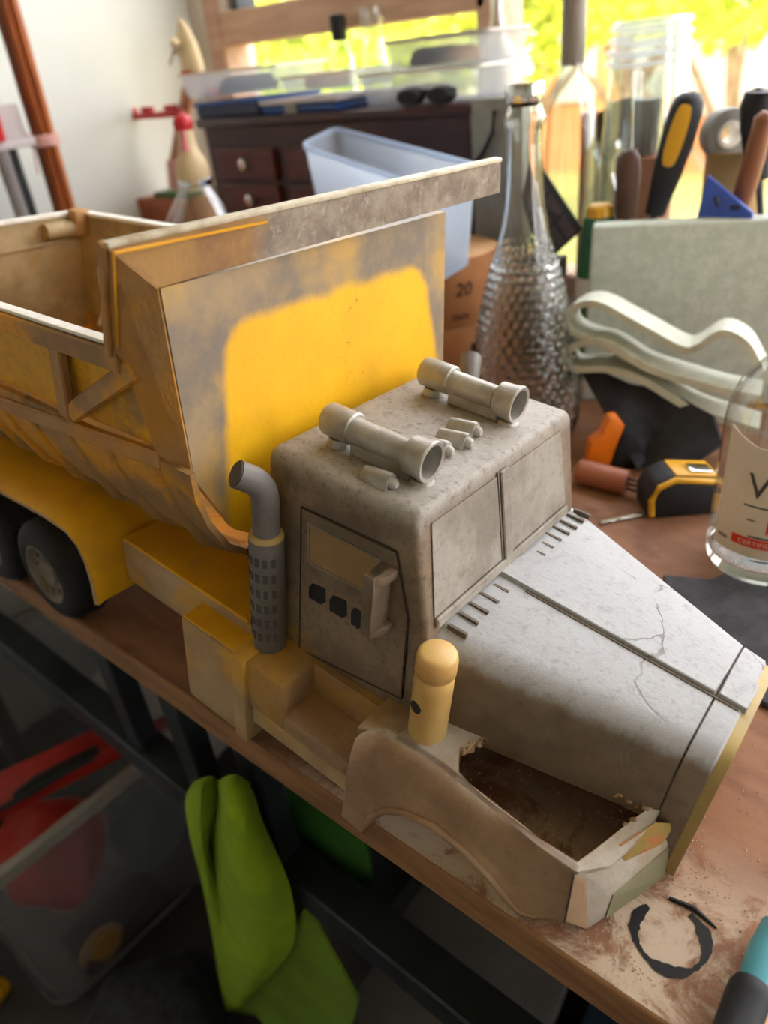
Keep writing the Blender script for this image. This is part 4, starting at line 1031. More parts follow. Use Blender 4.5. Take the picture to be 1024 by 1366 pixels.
def clearbox(name, x0p, x1p, pyt, pyb, Y, dpt, label, lid=None, z0=None, taper=.92, content=()):
    a_, b__ = Wp(x0p, pyb, Y=Y), Wp(x1p, pyb, Y=Y); zb2 = min(a_[2], b__[2]) if z0 is None else z0; zt2 = Wp((x0p+x1p)/2, pyt, Y=Y)[2]
    x0, x1 = a_[0], b__[0]
    t = Thing(name, V((x0+x1)/2, Y+dpt/2, zb2), label, 'box', 'clear boxes on the drawer cabinet')
    c_ = V((x0+x1)/2, Y+dpt/2, 0)
    def rect(k, z): return rnd([V(c_[0]+(x-c_[0])*k, c_[1]+(y-c_[1])*k, z) for x, y in ((x0,Y),(x1,Y),(x1,Y+dpt),(x0,Y+dpt))], .012)
    t.part(MB().loft([rect(taper, zb2+.001), rect(.99, zt2-.004)], caps=False), 'wall', M['clear_box'], ang=60)
    t.part(MB().loft([rect(taper, zb2), rect(taper, zb2+.002)]), 'base', M['clear_box'])
    t.part(MB().loft([rect(1.0, zt2-.005), rect(1.02, zt2-.005), rect(1.02, zt2), rect(1.0, zt2)], caps=False), 'rim', M['white'] if lid is None else lid, ang=60)
    t.part(MB().loft([rect(1.0, zt2-.002), rect(1.0, zt2-.0005)]), 'lid', M['clear_box'] if lid is None else lid)
    for (u0, u1, v, hh_, mt) in content:
        cx_ = x0 + (x1-x0)*(u0+u1)/2; w_ = (x1-x0)*(u1-u0)/2
        Thing('loose_part', V(cx_, Y+dpt*.5, zb2+.002), v, 'part', 'parts kept in the clear boxes').part(MB().loft([[V(cx_+w_*s1*k_, Y+dpt*.5+dpt*.3*s2*k_, zb2+.0025+hh_*h_) for s1, s2 in ((-1,-1),(1,-1),(1,1),(-1,1))] for k_, h_ in ((.9,0),(1,.3),(.8,.9),(.5,1))]), 'piece', mt, bevel=.002)
    return t, zt2
_, zA = clearbox('clear_box', 242, 372, 92, 134, .985, .13, 'wide clear plastic box on navy folder holding dark parts', z0=ZT+.033, content=((.3,.62,'dark grey plastic part inside the wide clear box',.026,M['darkblue']), (.14,.28,'pinkish part lying in the wide clear box',.010,M['pink'])))
_, zB = clearbox('clear_box', 374, 470, 98, 132, .975, .12, 'small clear plastic box with tan part on bright blue folder', z0=ZT+.030, content=((.2,.5,'tan block inside the small clear box',.022,M['kraft']),))
_, zC = clearbox('clear_box', 478, 640, 92, 128, .99, .14, 'long clear plastic tray box with white strips', z0=ZT+.0005, content=((.05,.5,'white folded strip inside the long clear tray',.020,M['white']),))
clearbox('clear_box', 512, 650, 46, 90, 1.0, .12, 'topmost clear box with pale blue lid over the long tray', M['lightgrey'], z0=zC+.001, content=((.15,.45,'dark blue bundle inside the topmost clear box',.022,M['navy']), (.5,.62,'orange brown piece inside the topmost clear box',.02,M['oak'])))
# goggles on the cabinet edge
gg = Thing('safety_goggles', V(Wp(560,135,Y=.955)[0], .965, ZT), 'black safety goggles resting on the cabinet edge below clear tray', 'goggles')
gx0, gx1 = Wp(524, 130, Y=.955)[0], Wp(600, 125, Y=.955)[0]
for s0, s1 in ((0,.46), (.54,1)):
    xa_, xb_ = gx0+(gx1-gx0)*s0, gx0+(gx1-gx0)*s1
    gg.part(MB().loft([[V(xa_+(xb_-xa_)*(.5+.5*math.cos(a_)*k_), .962-d_, ZT+.012+.0115*math.sin(a_)*k_) for a_ in arc(16)] for k_, d_ in ((1,-.01),(1,0),(.8,.006))]), 'lens', M['black'])
gg.part(MB().bar(V(gx0,.968,ZT+.016), V(gx1,.968,ZT+.016), .006, .008), 'bridge', M['black'])
# grey metal plate with cable
ga, gbb = Wp(620, 200, Y=.94), Wp(674, 200, Y=.94); gz = Wp(645, 132, Y=.94)[2]
t = Thing('grey_metal_box', V((ga[0]+gbb[0])/2, .96, 0), 'grey metal box with black cable beside the drawer cabinet', 'metal box')
t.part(MB().box((ga[0]+.012, .94, 0), (gbb[0]+.02, 1.0, gz)), 'case', plain('galvanised', '8d8a82', '7a776f', 14, .45, metal=.4), bevel=.002)
t.part(MB().tube([V(gbb[0]-.012,.934,gz-.014), V(gbb[0]-.014,.93,gz-.04), V(gbb[0]-.03,.93,gz-.065), V(gbb[0]-.05,.932,gz-.08)], .0035, 8), 'cable', M['black'])
# ---- bottles and glassware by the window
def bottle(name, px, Y, rows, label, mat=None, cap=None, cat='bottle', z0=0.0, extra=None):
    b = stand(px, rows[-1][0], Y); b[2] = z0
    t = Thing(name, b, label, cat)
    pr_ = rowz(px, rows, Y, z0)
    t.part(MB().lathe(pr_, (b[0], b[1], 0), 36, caps=False), 'glass_body', mat or M['clear'], ang=60)
    if cap:
        y0, y1, hw, mt = cap
        q0, q1 = Wp(px, y1, Y=Y), Wp(px, y0, Y=Y); r = hw*pxs(q0)
        t.part(MB().lathe([(q0[2], r), (q1[2]-.002, r), (q1[2], r*.9), (q1[2]+.0005, .0005)], (b[0], b[1], 0), 28), 'cap', mt)
    return t, b
bottle('glass_bottle', 458, 1.185, [(50, 9), (58, 9), (64, 11), (80, 17), (100, 19)], 'clear glass bottle with black cap behind the clear boxes', cap=(18, 54, 10.5, M['black']))
bottle('glass_bottle', 505, 1.175, [(6, 15), (12, 16), (26, 16), (30, 13), (60, 14), (90, 17), (130, 17)], 'clear glass bottle with wide lip behind the clear boxes')
bottle('glass_flask', 664, 1.185, [(-40, 7), (20, 8), (50, 12), (66, 24), (80, 28), (110, 29), (150, 29)], 'round clear glass flask beside the wooden window mullion', cat='flask')
t, b = bottle('glass_bottle', 758, 1.06, [(80, 15), (100, 17), (125, 26), (150, 32), (200, 34), (270, 34)], 'tall clear wine bottle with grey capsule by the window', cap=(-10, 88, 15.5, M['capsule']))
t.part(MB().lathe([(.004, .024), (.14, .026)], (b[0], b[1], 0), 28), 'contents', plain('pale_wine', 'd9c9a0', None, rough=.3)) if False else None
t, b = bottle('glass_jar', 850, 1.115, [(26, 46), (32, 50), (40, 48), (46, 51), (54, 49), (62, 52), (72, 51), (80, 52), (92, 52), (120, 53), (200, 53), (280, 53)], 'large clear glass storage jar with threaded neck by the window', cat='jar')
for py, hw in ((34, 50), (50, 51), (66, 52), (80, 53)):
    q = Wp(850, py, Y=1.115); t.part(MB().tube([V(b[0]+hw*pxs(q)*math.cos(a_), b[1]+hw*pxs(q)*math.sin(a_), q[2]+.004*math.sin(a_)) for a_ in [2*math.pi*i/40 for i in range(41)]], .0035, 8), 'thread', M['clear_box'], ang=60)
bottle('glass_bottle', 803, 1.035, [(188, 17), (196, 19), (206, 18), (214, 11), (235, 12), (255, 20), (275, 26), (300, 27)], 'small clear glass bottle with flared lip behind the glue bottle')
tg, b = bottle('glass_tumbler', 860, 1.02, [(96, 24), (120, 23), (160, 20), (200, 19), (206, 18)], 'tapered glass tumbler with grey contents on a terracotta block', cat='glass', z0=Wp(860, 206, Y=1.02)[2])
zq = Wp(860, 206, Y=1.02)[2]; zq2 = Wp(860, 132, Y=1.02)[2]; r = 18*pxs(Wp(860, 180, Y=1.02))
tg.part(MB().lathe([(zq+.002, r*.9), (zq2, r*1.05)], (b[0], b[1], 0), 28), 'contents', M['graytape'])
tb = stand(868, 206, 1.02)
MB().box((tb[0]-.030, 1.0, 0), (tb[0]+.024, 1.045, zq-.0005)).build('terracotta_block', M['terra'], bevel=.003, label='tall terracotta coloured block carrying the tapered tumbler', cat='block')
# arched dark panel with orange-brown edge
pa_, pb_ = Wp(792, 240, Y=1.19), Wp(896, 240, Y=1.19)
ap = []
for i in range(17):
    u_ = i/16; px = 792 + 104*u_; ap.append(Wp(px, 172 - 42*math.sin(math.pi*(.12+.80*u_)), Y=1.19))
t = Thing('arched_panel', V((pa_[0]+pb_[0])/2, 1.19, 0), 'dark wooden panel with arched top standing against the window', 'panel')
t.part(MB().prism([V(pa_[0],1.19,0), V(pb_[0],1.19,0)] + ap[::-1], (0,.012,0)), 'board', plain('dark_arch', '4a4038', '3c342e', 14, .6))
t.part(MB().box((pa_[0]-.024, 1.185, 0), (pa_[0], 1.205, Wp(785, 150, Y=1.185)[2])), 'edge_post', plain('orange_wood', 'a8622c', None, rough=.6))
# tub of tools
ta, tb_ = Wp(912, 250, Y=.99), Wp(1010, 250, Y=.99); tz_ = Wp(955, 207, Y=.99)[2]; tcn = V((ta[0]+tb_[0])/2, 1.04, 0)
t = Thing('beige_tub', tcn, 'beige cardboard tub behind the felt board', 'tub')
rx_ = (tb_-ta).length/2*.85
t.part(MB().lathe([(0, rx_*.92), (tz_-.008, rx_), (tz_-.006, rx_*1.03), (tz_, rx_*1.03), (tz_, rx_*.96), (.006, rx_*.9)], tcn, 40, caps=False), 'tub_wall', M['kraft'])
t.part(MB().lathe([(.0005, rx_*.91), (.004, rx_*.91)], tcn, 40), 'tub_base', M['kraft'])
t.part(MB().lathe([(tz_-.012, rx_*.95), (tz_-.010, rx_*.95)], tcn, 40), 'lid', M['kraft'])
gc = Wp(966, 184, Y=1.03); r = 31*pxs(gc); cz_ = tz_ + r*.97
gc = V(gc[0], 1.03, tz_ - .010 + r)
t = Thing('tape_roll', gc - V(0,0,r), 'roll of grey tape standing upright on the beige tub', 'tape roll')
prr = [(0, r*.52), (0, r*.97), (.003, r), (.022, r), (.025, r*.97), (.025, r*.52), (0, r*.52)]
t.part(MB().lathe(prr, gc + FW*.012, 40, -FW, caps=False), 'tape', M['graytape'])
t.part(MB().lathe([(-.001, r*.36), (-.001, r*.53), (.026, r*.53), (.026, r*.36), (-.001, r*.36)], gc + FW*.012, 32, -FW, caps=False), 'core', M['white'])
def handle(name, pts, Y, mat, label, squash=1.0, z0=True, cat='tool'):
    P = [(Wp(px, py, Y=Y), hw) for px, py, hw in pts]
    base = P[-1][0] + (P[-1][0]-P[-2][0]).normalized()*((P[-1][0][2]-.0)/max(.2, -((P[-1][0]-P[-2][0]).normalized()[2])))
    base = V(base[0], base[1], 0)
    t = Thing(name, base, label, cat)
    # dense smooth path
    path = [p for p, h_ in P]; rad = [h_*pxs(p) for p, h_ in P]
    t.part(MB().tube(path, rad, 20), 'handle', mat, ang=60)
    t.part(MB().tube([path[-1], base + V(0,0,.001)], .004, 8), 'shank', M['steel'])
    return t, path, rad
t, pth, rad = handle('file_handle', ((922,122,3), (922,125,12), (919,133,19), (914,150,22), (902,190,22), (890,230,19), (880,262,15), (873,285,13)), .965, M['darkblue'], 'black tool handle with yellow inlay leaning behind the felt board')
A_, B_ = Wp(915, 140, Y=.965), Wp(889, 222, Y=.965); ax_ = (B_-A_)
side = ax_.cross(ray(900, 180)).normalized(); tocam = -ray(900, 180).normalized()
r0 = 23*pxs(A_)
inl = [A_ + ax_*(.5-.5*math.cos(a_)) + side*(r0*.48*math.copysign(abs(math.sin(a_))**.5, math.sin(a_))) + tocam*(r0*1.10) for a_ in arc(28)]
t.part(MB().prism(inl, -tocam*.006), 'inlay', M['tape_y'], bevel=.001)
handle('leather_handle', ((840,198,2), (840,201,9), (839,212,14), (838,230,16), (836,260,15), (834,290,13)), .95, M['leather'], 'brown pointed leather covered handle beside the yellow inlay handle')
handle('wood_chisel', ((1024,150,8), (1020,158,14), (1012,185,13), (1004,215,14), (994,250,14), (986,275,12)), .955, M['woodh'], 'turned brown wooden tool handle behind the blue scraper')
handle('navy_handle', ((1016,118,6), (1014,122,20), (1012,140,24), (1010,170,22), (1010,200,18), (1012,240,14)), 0.995, M['darkblue'], 'thick navy black tool handle beside the wooden handle')
sp = [Wp(928, 292, Y=.93), Wp(943, 233, Y=.93), Wp(1004, 284, Y=.93), Wp(1000, 296, Y=.93)]
t = Thing('blue_scraper', V(sp[0][0]+.03, .93, .0), 'blue plastic triangular scraper poking above the felt board', 'scraper')
t.part(MB().prism([V(sp[0][0]-.01,.93,0), sp[0], sp[1], sp[2], V(sp[2][0]+.004,.93,0)], (0,.004,0)), 'blade', M['bluep'], bevel=.001, seg=1)
for (xa_, ya_, xb_, yb_) in ((955,262,958,275), (974,277,986,277)):
    a_, b__ = Wp(xa_, ya_, Y=.9295), Wp(xb_, yb_, Y=.9295); t.part(MB().tube([a_, b__], .003, 8), 'slot', M['navy'])

# ---- left end of the bench
# glass decanter
dY = .78; db = stand(262, 250, dY)
t = Thing('glass_decanter', db, 'round glass decanter with chrome collar, cream dome and red top', 'decanter')
zz = lambda py: Wp(258, py, Y=dY)[2]
s1 = pxs(Wp(258, 240, Y=dY))
t.part(MB().lathe([(0,.04), (.004,.055), (.05,.078), (zz(300),.070), (zz(275),46*s1*.9), (zz(258),28*s1), (zz(246),20*s1)], (db[0], db[1], 0), 40, caps=False), 'glass_body', M['clear'], ang=60)
t.part(MB().lathe([(zz(248),21*s1), (zz(246),23*s1), (zz(239),23*s1), (zz(237),20*s1)], (db[0], db[1], 0), 32), 'collar', M['chrome'])
t.part(MB().lathe([(zz(238),21*s1), (zz(225),22*s1), (zz(212),19*s1), (zz(203),14*s1), (zz(190),11.5*s1), (zz(170),11*s1)], (db[0], db[1], 0), 32), 'dome', M['creamp'], ang=60)
t.part(MB().lathe([(zz(173),11.5*s1), (zz(168),12.5*s1), (zz(160),12.5*s1), (zz(154),9*s1), (zz(151),3*s1)], (db[0], db[1], 0), 28), 'red_cap', M['red'], ang=60)
u = (-FW*.9 - RT*.1).normalized()
t.part(MB().tube([V(db[0],db[1],zz(172))+u*.014, V(db[0],db[1],zz(185))+u*.0135, V(db[0],db[1],zz(200))+u*.016], [.004,.0035,.006], 10), 'pink_spout', M['pink'])
# stand with red tray and cream cone
sY = 1.05; pb0 = stand(240, 240, sY)
zs = lambda py: Wp(240, py, Y=sY)[2]; sc = pxs(Wp(240, 150, Y=sY))
t = Thing('pink_column_stand', pb0, 'pinkish wooden column with red tray in the window corner', 'stand')
t.part(MB().lathe([(0, 20*sc), (zs(248), 18*sc), (zs(212), 13*sc)], pb0, 24), 'base', M['string'])
ctop = Wp(256, 97, Y=sY)
t.part(MB().tube([V(pb0[0],pb0[1],zs(214)), ctop], 9*sc, 14), 'column', plain('pinkish_wood2', 'c08a70', 'ac7860', 12, .6))
xa_, xb_ = Wp(176, 150, Y=sY)[0], Wp(254, 150, Y=sY)[0]
t.part(MB().box((xa_, sY-.03, zs(155)), (xb_, sY-.012, zs(146))), 'tray', M['red'], bevel=.003)
for k in (.05, .35, .75): t.part(MB().box((xa_+(xb_-xa_)*k, sY-.028, zs(146)), (xa_+(xb_-xa_)*(k+.17), sY-.014, zs(138))), 'tray_block', M['red'], bevel=.003)
zt3 = ctop[2]
t2 = Thing('cream_cone', V(ctop[0], sY, zt3), 'cream folded cone with thin wire perched on the pinkish column', 'ornament')
cc = V(ctop[0]+.004, sY, 0)
t2.part(MB().loft([[V(cc[0]-.006+k_*math.cos(a_)*(1 if math.cos(a_) > 0 else .8) + dx_, sY+k_*.6*math.sin(a_), z_) for a_ in arc(20)] for k_, z_, dx_ in ((.030, zt3+.0, .004), (.031, zt3+.012, .004), (.026, zs(60), .002), (.015, zs(38), .0), (.006, zs(26), -.003), (.001, zs(23), -.004))]), 'cone', M['creamp'], ang=60)
t2.part(MB().tube([V(cc[0]-.012, sY-.025, zs(72)), V(cc[0]-.008, sY-.022, zs(58)), V(cc[0]-.010, sY-.020, zs(50))], [.009,.011,.004], 12), 'fold', M['creamp'])
t2.part(MB().tube([V(cc[0]-.018, sY-.01, zs(50)), V(cc[0]-.035, sY-.01, zs(68)), V(cc[0]-.055, sY-.01, zs(84))], .0022, 8), 'wire', M['capsule'])
t2.part(MB().lathe([(zt3-.001,.022), (zt3+.004,.024)], (cc[0]-.004, sY, 0), 20), 'cone_base', M['red'])
# small shelf, green book, plank
a_, b__ = Wp(168, 262, Y=.98), Wp(246, 262, Y=.98)
MB().box((a_[0], .98, 0), (b__[0]+.02, 1.04, a_[2]-.004)).build('wooden_crate', M['stick'], bevel=.003, label='orange brown wooden box at the end of the bench', cat='box')
zcr = a_[2]-.0035
g0, g1 = Wp(203, 255, Y=.99), Wp(250, 255, Y=.99)
MB().box((g0[0], .99, zcr), (g1[0], 1.03, zcr+.012)).build('green_book', M['olive'], bevel=.002, label='thin dull green book lying on the orange brown box', cat='book')
a_, b__ = Wp(105, 306, Y=.80), Wp(240, 292, Y=.80); zp = min(a_[2], b__[2])
MB().box((a_[0]-.05, .875, 0), (b__[0]+.05, .925, zp-.012)).build('pale_plank', M['oak'], bevel=.003, label='pale wooden plank on edge behind the dump body', cat='plank')
# bundle of sticks
sY = .72; q = Wp(92, 300, Y=sY); q2 = Wp(8, 10, Y=sY); qs = q + (q-q2)*((q[2])/(q2[2]-q[2])); qs = V(qs[0], qs[1], 0)
qt = q + (q2-q)*1.8
t = Thing('stick_bundle', qs, 'upright bundle of brown wooden sticks tied with pink string', 'stick bundle')
sc = pxs(q)
for i, (dx, dy, mt) in enumerate(((-10,0,'stick2'), (-4,-6,'stick2'), (3,-8,'stick'), (10,-4,'stick'), (-6,6,'stick2'), (2,5,'stick'), (9,6,'stick'))):
    o_ = RT*(dx*sc) + FW*(dy*sc); t.part(MB().bar(qs + o_ + V(0,0,.001), qt + o_*1.1, 6.5*sc, 6.5*sc, RT), 'stick', M[mt], bevel=.001, seg=1)
st_ = Wp(48, 187, Y=sY); ax_ = (qt-qs).normalized(); tt = (st_-qs).dot(ax_); cst = qs + ax_*tt
for k in (-.006, 0, .006): t.part(MB().tube([cst + ax_*k + RT*(17*sc*math.cos(a_)) + FW*(14*sc*math.sin(a_)) for a_ in [2*math.pi*i/24 for i in range(25)]], .0035, 6), 'string', M['string'])
t.part(MB().tube([cst - RT*.018 - FW*.012, cst - RT*.026 - FW*.014 + V(0,0,.018)], .003, 6), 'string_end', M['string'])
t.part(MB().tube([cst - RT*.018 - FW*.012, cst - RT*.024 - FW*.014 - V(0,0,.05)], .002, 6), 'string_end', M['string'])
# white box on a grey tripod stand with a red cup
tY = .62; ba, bb2 = Wp(-95, 190, Y=tY), Wp(-14, 190, Y=tY); bz = Wp(10, 190, Y=tY)[2]
t = Thing('grey_tube_stand', V(ba[0]*.5+bb2[0]*.5, tY+.03, 0), 'grey steel tube stand with pale shelf at the end of bench', 'stand')
t.part(MB().box((ba[0], tY, bz-.014), (bb2[0], tY+.08, bz)), 'shelf', M['lightgrey'], bevel=.002)
lx = Wp(2, 205, Y=tY+.02)[0]; lx2 = Wp(17, 205, Y=tY+.06)[0]
t.part(MB().cyl(V(lx, tY+.02, bz-.014), V(lx, tY+.02, 0), .012), 'leg', M['grey'])
t.part(MB().cyl(V(lx2, tY+.06, bz-.014), V(lx2, tY+.06, 0), .009), 'leg', M['steel'])
t.part(MB().cyl(V(ba[0]+.02, tY+.03, bz-.014), V(ba[0]+.02, tY+.03, 0), .014), 'leg', M['grey'])
a2, b2 = Wp(-90, 140, Y=tY+.03), Wp(-12, 140, Y=tY+.03); z2 = Wp(10, 140, Y=tY+.03)[2]
MB().box((a2[0], tY+.03, bz), (b2[0], tY+.075, z2)).build('pale_socket_box', M['lightgrey'], bevel=.003, label='pale pinkish grey box on the steel tube stand', cat='box')
rc_ = Wp(-20, 150, Y=tY+.01); r = 14*pxs(rc_)
MB().lathe([(bz, r*.8), (bz+.002, r*.85), (Wp(0,100,Y=tY)[2], r)], (rc_[0], tY+.014, 0), 24).build('red_cup', M['red'], label='red plastic cup on the steel tube stand', cat='cup')
# ================================================================ UNDER THE BENCH
M['lime'] = plain('lime_cloth', '8fae12', '7c9c14', 14, .9, .3, 260)
M['darklime'] = plain('green_cloth', '2f6a1c', '285c1a', 14, .9, .3, 260)
M['redc'] = plain('red_case', 'b82014', 'a01a10', 10, .5)
M['offwhite'] = plain('offwhite_card', 'ece2cc', 'dcd2bc', 8, .8)
M['boxgrey'] = plain('grey_card', '6c6864', '5e5b58', 8, .8)
M['teal'] = plain('teal_plastic', '4f9aa8', '478c9a', 20, .4)
M['ydisc'] = plain('yellow_disc', 'f0ac10', None, rough=.4)
M['tealdark'] = plain('teal_cloth', '1f4a46', '1a3e3c', 14, .9)
# lime cloth hanging from the rail
def cloth(name, cols, mat, label, th=.004):
    g = []
    for row in cols: g.append([Wp(px, py, Y=Y) for px, py, Y in row])
    # subdivide rows and columns with a smooth curve
    def cr(P, n=4):
        Q = []
        for i in range(len(P)-1):
            p0, p1, p2, p3 = P[max(i-1,0)], P[i], P[i+1], P[min(i+2,len(P)-1)]
            for k in range(n):
                t_ = k/n; Q.append(.5*((2*p1)+(p2-p0)*t_+(2*p0-5*p1+4*p2-p3)*t_*t_+(3*p1-p0-3*p2+p3)*t_**3))
        return Q + [P[-1]]
    g = [cr(r) for r in g]; g = list(zip(*[cr(list(c)) for c in zip(*g)]))
    o = MB().sheet([list(r) for r in g], th)
    t = Thing(name, min(o.v, key=lambda p: p[2]).copy(), label, 'cloth'); t.part(o, 'fabric', mat, ang=80); return t
c1 = cloth('green_cloth', [[(262,1046,.212), (280,1040,.208), (292,1040,.214), (312,1037,.204), (333,1043,.210)],
      [(252,1068,.203), (270,1064,.190), (292,1070,.216), (312,1068,.186), (342,1090,.208)],
      [(258,1115,.203), (268,1118,.190), (284,1125,.218), (318,1120,.182), (362,1135,.206)],
      [(272,1170,.204), (280,1172,.196), (290,1180,.208), (330,1180,.180), (386,1190,.206)],
      [(286,1240,.205), (296,1245,.196), (308,1250,.192), (345,1245,.180), (393,1240,.206)],
      [(296,1305,.206), (304,1308,.198), (316,1308,.194), (345,1292,.184), (378,1275,.208)],
      [(304,1346,.207), (308,1346,.203), (314,1343,.201), (322,1335,.200), (332,1325,.207)]], M['lime'], 'lime green cloth draped over the steel rail under the bench')
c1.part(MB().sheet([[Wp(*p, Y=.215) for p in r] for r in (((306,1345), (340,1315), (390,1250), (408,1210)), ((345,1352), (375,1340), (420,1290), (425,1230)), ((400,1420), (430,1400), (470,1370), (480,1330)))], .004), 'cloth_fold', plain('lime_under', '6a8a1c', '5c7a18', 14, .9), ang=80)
cloth('dark_green_cloth', [[(370,1048,.275), (410,1040,.27), (450,1062,.275)], [(372,1090,.27), (420,1110,.262), (490,1120,.27)], [(400,1140,.27), (450,1160,.262), (500,1180,.27)], [(470,1190,.275), (490,1205,.27), (508,1216,.275)]], M['darklime'], 'dark green cloth hanging behind the rail beside lime cloth')
# storage bin on the floor
fz = ZF
XB, YB0, YB1, RZ = -.885, .040, .40, -.487
bq = Thing('storage_bin', V(XB-.26, .22, fz), 'grey translucent storage bin of oddments on the floor under the bench', 'bin')
bc = V(XB-.26, (YB0+YB1)/2, 0); hx, hy = .26, (YB1-YB0)/2
def rect(k, z, e=0): return rnd([V(bc[0]+sx_*(hx*k+e), bc[1]+sy_*(hy*k+e), z) for sx_, sy_ in ((-1,-1),(1,-1),(1,1),(-1,1))], .05)
bq.part(MB().loft([rect(.97, fz+.004), rect(1.0, fz+.02), rect(1.04, RZ)], caps=False), 'bin_wall', M['bin_grey'], ang=60)
bq.part(MB().loft([rect(.97, fz+.0005), rect(.97, fz+.004)]), 'bin_base', M['bin_grey'])
bq.part(MB().loft([rect(1.04, RZ-.02), rect(1.04, RZ-.02, .012), rect(1.04, RZ, .012), rect(1.04, RZ, -.004), rect(1.04, RZ-.02)], caps=False), 'bin_rim', plain('bin_rim', '98928c', None, rough=.5), ang=40)
bq.part(MB().loft([rect(.98, fz+.012, .004), rect(.985, fz+.018, .006), rect(.99, fz+.026, .004)], caps=False), 'bin_foot', plain('bin_foot', '7d7a78', None, rough=.5), ang=60)
def blob(name, c, r, mat, label, cat, seed=1, sq=(1,1,1)):
    rr2 = random.Random(seed); rings = []
    ph = [rr2.uniform(0, 6.28) for _ in range(4)]
    for j in range(1, 14):
        t_ = math.pi*j/14; ring = []
        for k in range(24):
            a_ = 2*math.pi*k/24; q = 1 + .10*math.sin(3*a_+ph[0]+2*t_) + .07*math.sin(5*a_+ph[1]-3*t_)
            ring.append(V(c[0]+r*sq[0]*q*math.sin(t_)*math.cos(a_), c[1]+r*sq[1]*q*math.sin(t_)*math.sin(a_), c[2]-r*sq[2]*math.cos(t_)))
        rings.append(ring)
    t = Thing(name, V(c[0], c[1], c[2]-r*sq[2]), label, cat); t.part(MB().loft(rings), 'body', mat, ang=70); return t
blob('red_bag', V(XB-.125, .155, fz+.20), .098, M['redc'], 'soft red bag inside the translucent storage bin', 'bag', 2, (1,.9,.9))
blob('teal_cloth', V(XB-.10, .305, fz+.12), .072, M['tealdark'], 'crumpled dark teal cloth inside the storage bin', 'cloth', 3, (1,.9,1.0))
yd = Wp(137, 1263, X=XB-.02)
t = Thing('yellow_reel', V(yd[0], yd[1], fz+.01), 'round yellow reel with tan ring leaning inside the storage bin', 'reel')
t.part(MB().lathe([(0,.040), (.004,.040)], yd + V(-.004,0,0), 32, (1,0,0)), 'ring', M['card_top']); t.part(MB().lathe([(0,.027), (.003,.027)], yd + V(.0005,.006,0), 32, (1,0,0)), 'disc', M['ydisc'])
MB().box((XB-.10, .10, fz+.006), (XB-.02, .27, fz+.045)).build('black_block', M['black'], bevel=.004, label='black block lying on the base of the storage bin', cat='block')
# red case and black strap across the bin top
zc_ = RZ + .003
rcs = [Wp(-50, 1050, Z=zc_+.035), Wp(140, 962, Z=zc_+.035), Wp(172, 985, Z=zc_+.035), Wp(-30, 1088, Z=zc_+.035)]
t = Thing('red_case', sum(rcs, V(0,0,0))/4 - V(0,0,.034), 'red plastic case with black strap lying across the storage bin', 'case')
t.part(MB().prism([p - V(0,0,.033) for p in rcs], (0,0,.033)), 'shell', M['redc'], bevel=.008, seg=3)
t.part(MB().tube([Wp(20,1064,Z=zc_+.036), Wp(50,1040,Z=zc_+.042), Wp(90,1020,Z=zc_+.042), Wp(130,1000,Z=zc_+.036)], .008, 8), 'strap', M['black'])
t.part(MB().tube([Wp(0,1080,Z=zc_+.034), Wp(60,1046,Z=zc_+.038), Wp(125,1010,Z=zc_+.036)], .005, 8), 'strap', M['darkblue'])
# cream carton with a round hole
cc_ = [Wp(-60, 890, Y=.46), Wp(92, 905, Y=.46)]
zct = Wp(40, 870, Y=.46)[2]
t = Thing('cream_carton', V(cc_[0][0]*.5+cc_[1][0]*.5, .55, fz), 'cream cardboard carton with a dark hole standing under the bench', 'carton')
t.part(MB().box((cc_[0][0], .46, fz), (cc_[1][0], .70, zct)), 'carton', M['offwhite'], bevel=.004)
hq = Wp(50, 930, Y=.4585); t.part(MB().lathe([(0,.022), (.001,.022)], hq, 20, (0,-1,0)), 'hole', M['black'])
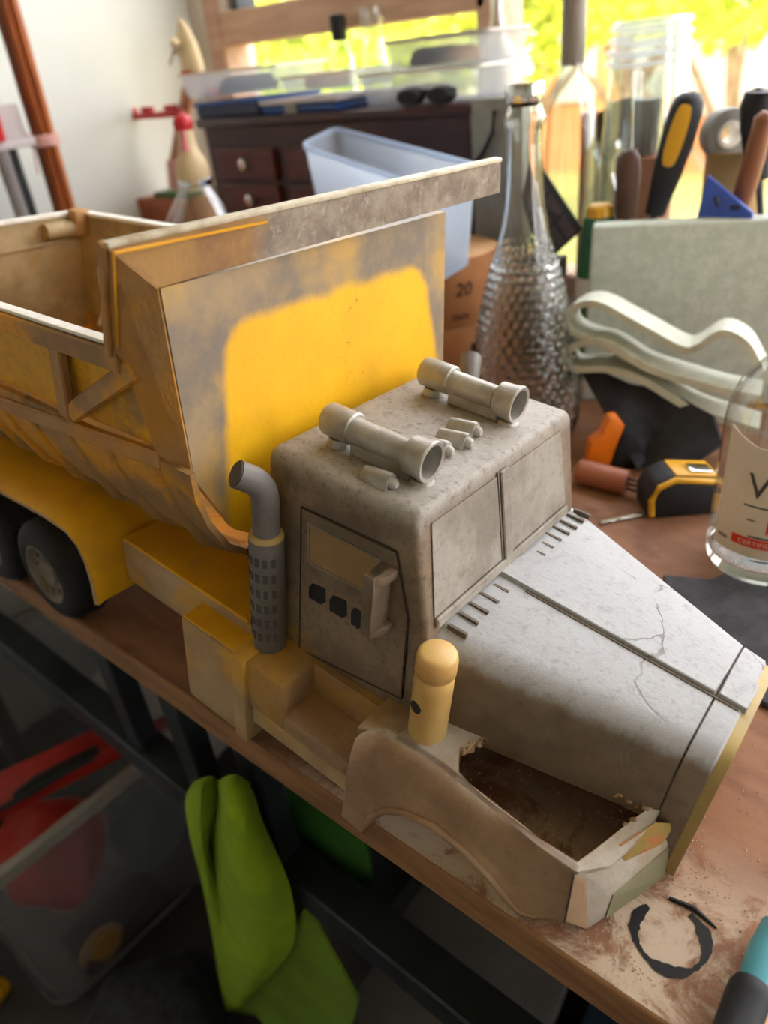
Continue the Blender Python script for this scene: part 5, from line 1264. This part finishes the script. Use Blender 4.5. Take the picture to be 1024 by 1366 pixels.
# pale sheets and boxes behind the struts
def flr(name, px, py, ztop_, wx, wy, mat, label, cat='box', rot=0):
    c_ = Wp(px, py, Z=ztop_); Mx = Matrix.Translation(V(c_[0], c_[1], 0)) @ Matrix.Rotation(math.radians(rot), 4, 'Z')
    t = Thing(name, V(c_[0], c_[1], fz), label, cat)
    t.part(MB().box((-wx/2,-wy/2,fz+.0005), (wx/2,wy/2,ztop_), Mx), 'carton', mat, bevel=.004)
    t.part(MB().box((-wx/2-.004,-wy/2-.004,ztop_-.03), (wx/2+.004,wy/2+.004,ztop_+.002), Mx), 'lid', mat, bevel=.003)
    return t
flr('pale_carton', 215, 890, -.66, .24, .16, plain('pale_card', 'e4ddd4', 'd4cdc4', 8, .8), 'pale grey carton under the bench beside the cream carton', rot=12)
flr('grey_carton', 640, 1265, -.60, .22, .30, M['boxgrey'], 'large grey carton on the floor below the truck cab', rot=8)
flr('grey_carton', 450, 1262, -.74, .15, .16, plain('mid_grey_card', '585654', None, rough=.8), 'low grey carton on the floor beside the lime cloth', rot=-6)
flr('blue_crate', 860, 1400, -.62, .14, .30, plain('dark_blue_card', '22384a', None, rough=.7), 'dark blue carton on the floor near the bench corner', rot=3)
# orange tube
p, q = Wp(192, 978, Z=-.642), Wp(230, 958, Z=-.642)
ot = Thing('orange_tube', V(p[0], p[1], p[2]), 'short orange red tube lying on the pale carton', 'tube')
ot.part(MB().cyl(p, q, .014), 'tube', M['redc'])
# sack of dark rubble
sk = Wp(200, 1350, Z=fz+.16)
t = blob('dark_sack', V(sk[0], sk[1], fz+.10), .11, plain('dark_sack', '14161c', '2c303a', 60, .8, .8, 40), 'dark lumpy sack on the floor beside the storage bin', 'sack', 6, (1.0,.9,.9))
# yellow scrap by the bin
yp = Wp(4, 1312, Z=fz+.02)
blob('yellow_scrap', V(yp[0], yp[1]-.02, fz+.024), .026, M['ydisc'], 'small yellow scrap on the floor by the storage bin', 'scrap', 8)
# teal brush at the bench corner
p0_, p1_, p2_, p3_ = Wp(1040, 1240, Z=.014), Wp(1006, 1318, Z=.012), Wp(998, 1336, Z=.012), Wp(975, 1400, Z=.011)
t = Thing('teal_brush', V(p1_[0], p1_[1], 0), 'small brush with teal handle and black ferrule on the bench corner', 'brush')
t.part(MB().tube([p0_, p0_.lerp(p1_,.5), p1_], [.009,.010,.0085], 14), 'handle', M['teal'])
t.part(MB().tube([p1_, p1_.lerp(p2_,.5), p2_ + V(0,0,-.001), p3_], [.010,.011,.011,.0105], 14), 'ferrule', M['darkblue'])
t.part(MB().tube([Wp(1030, 1325, Z=.009), Wp(1010, 1400, Z=.009)], .008, 12), 'bristle', M['card_top'])
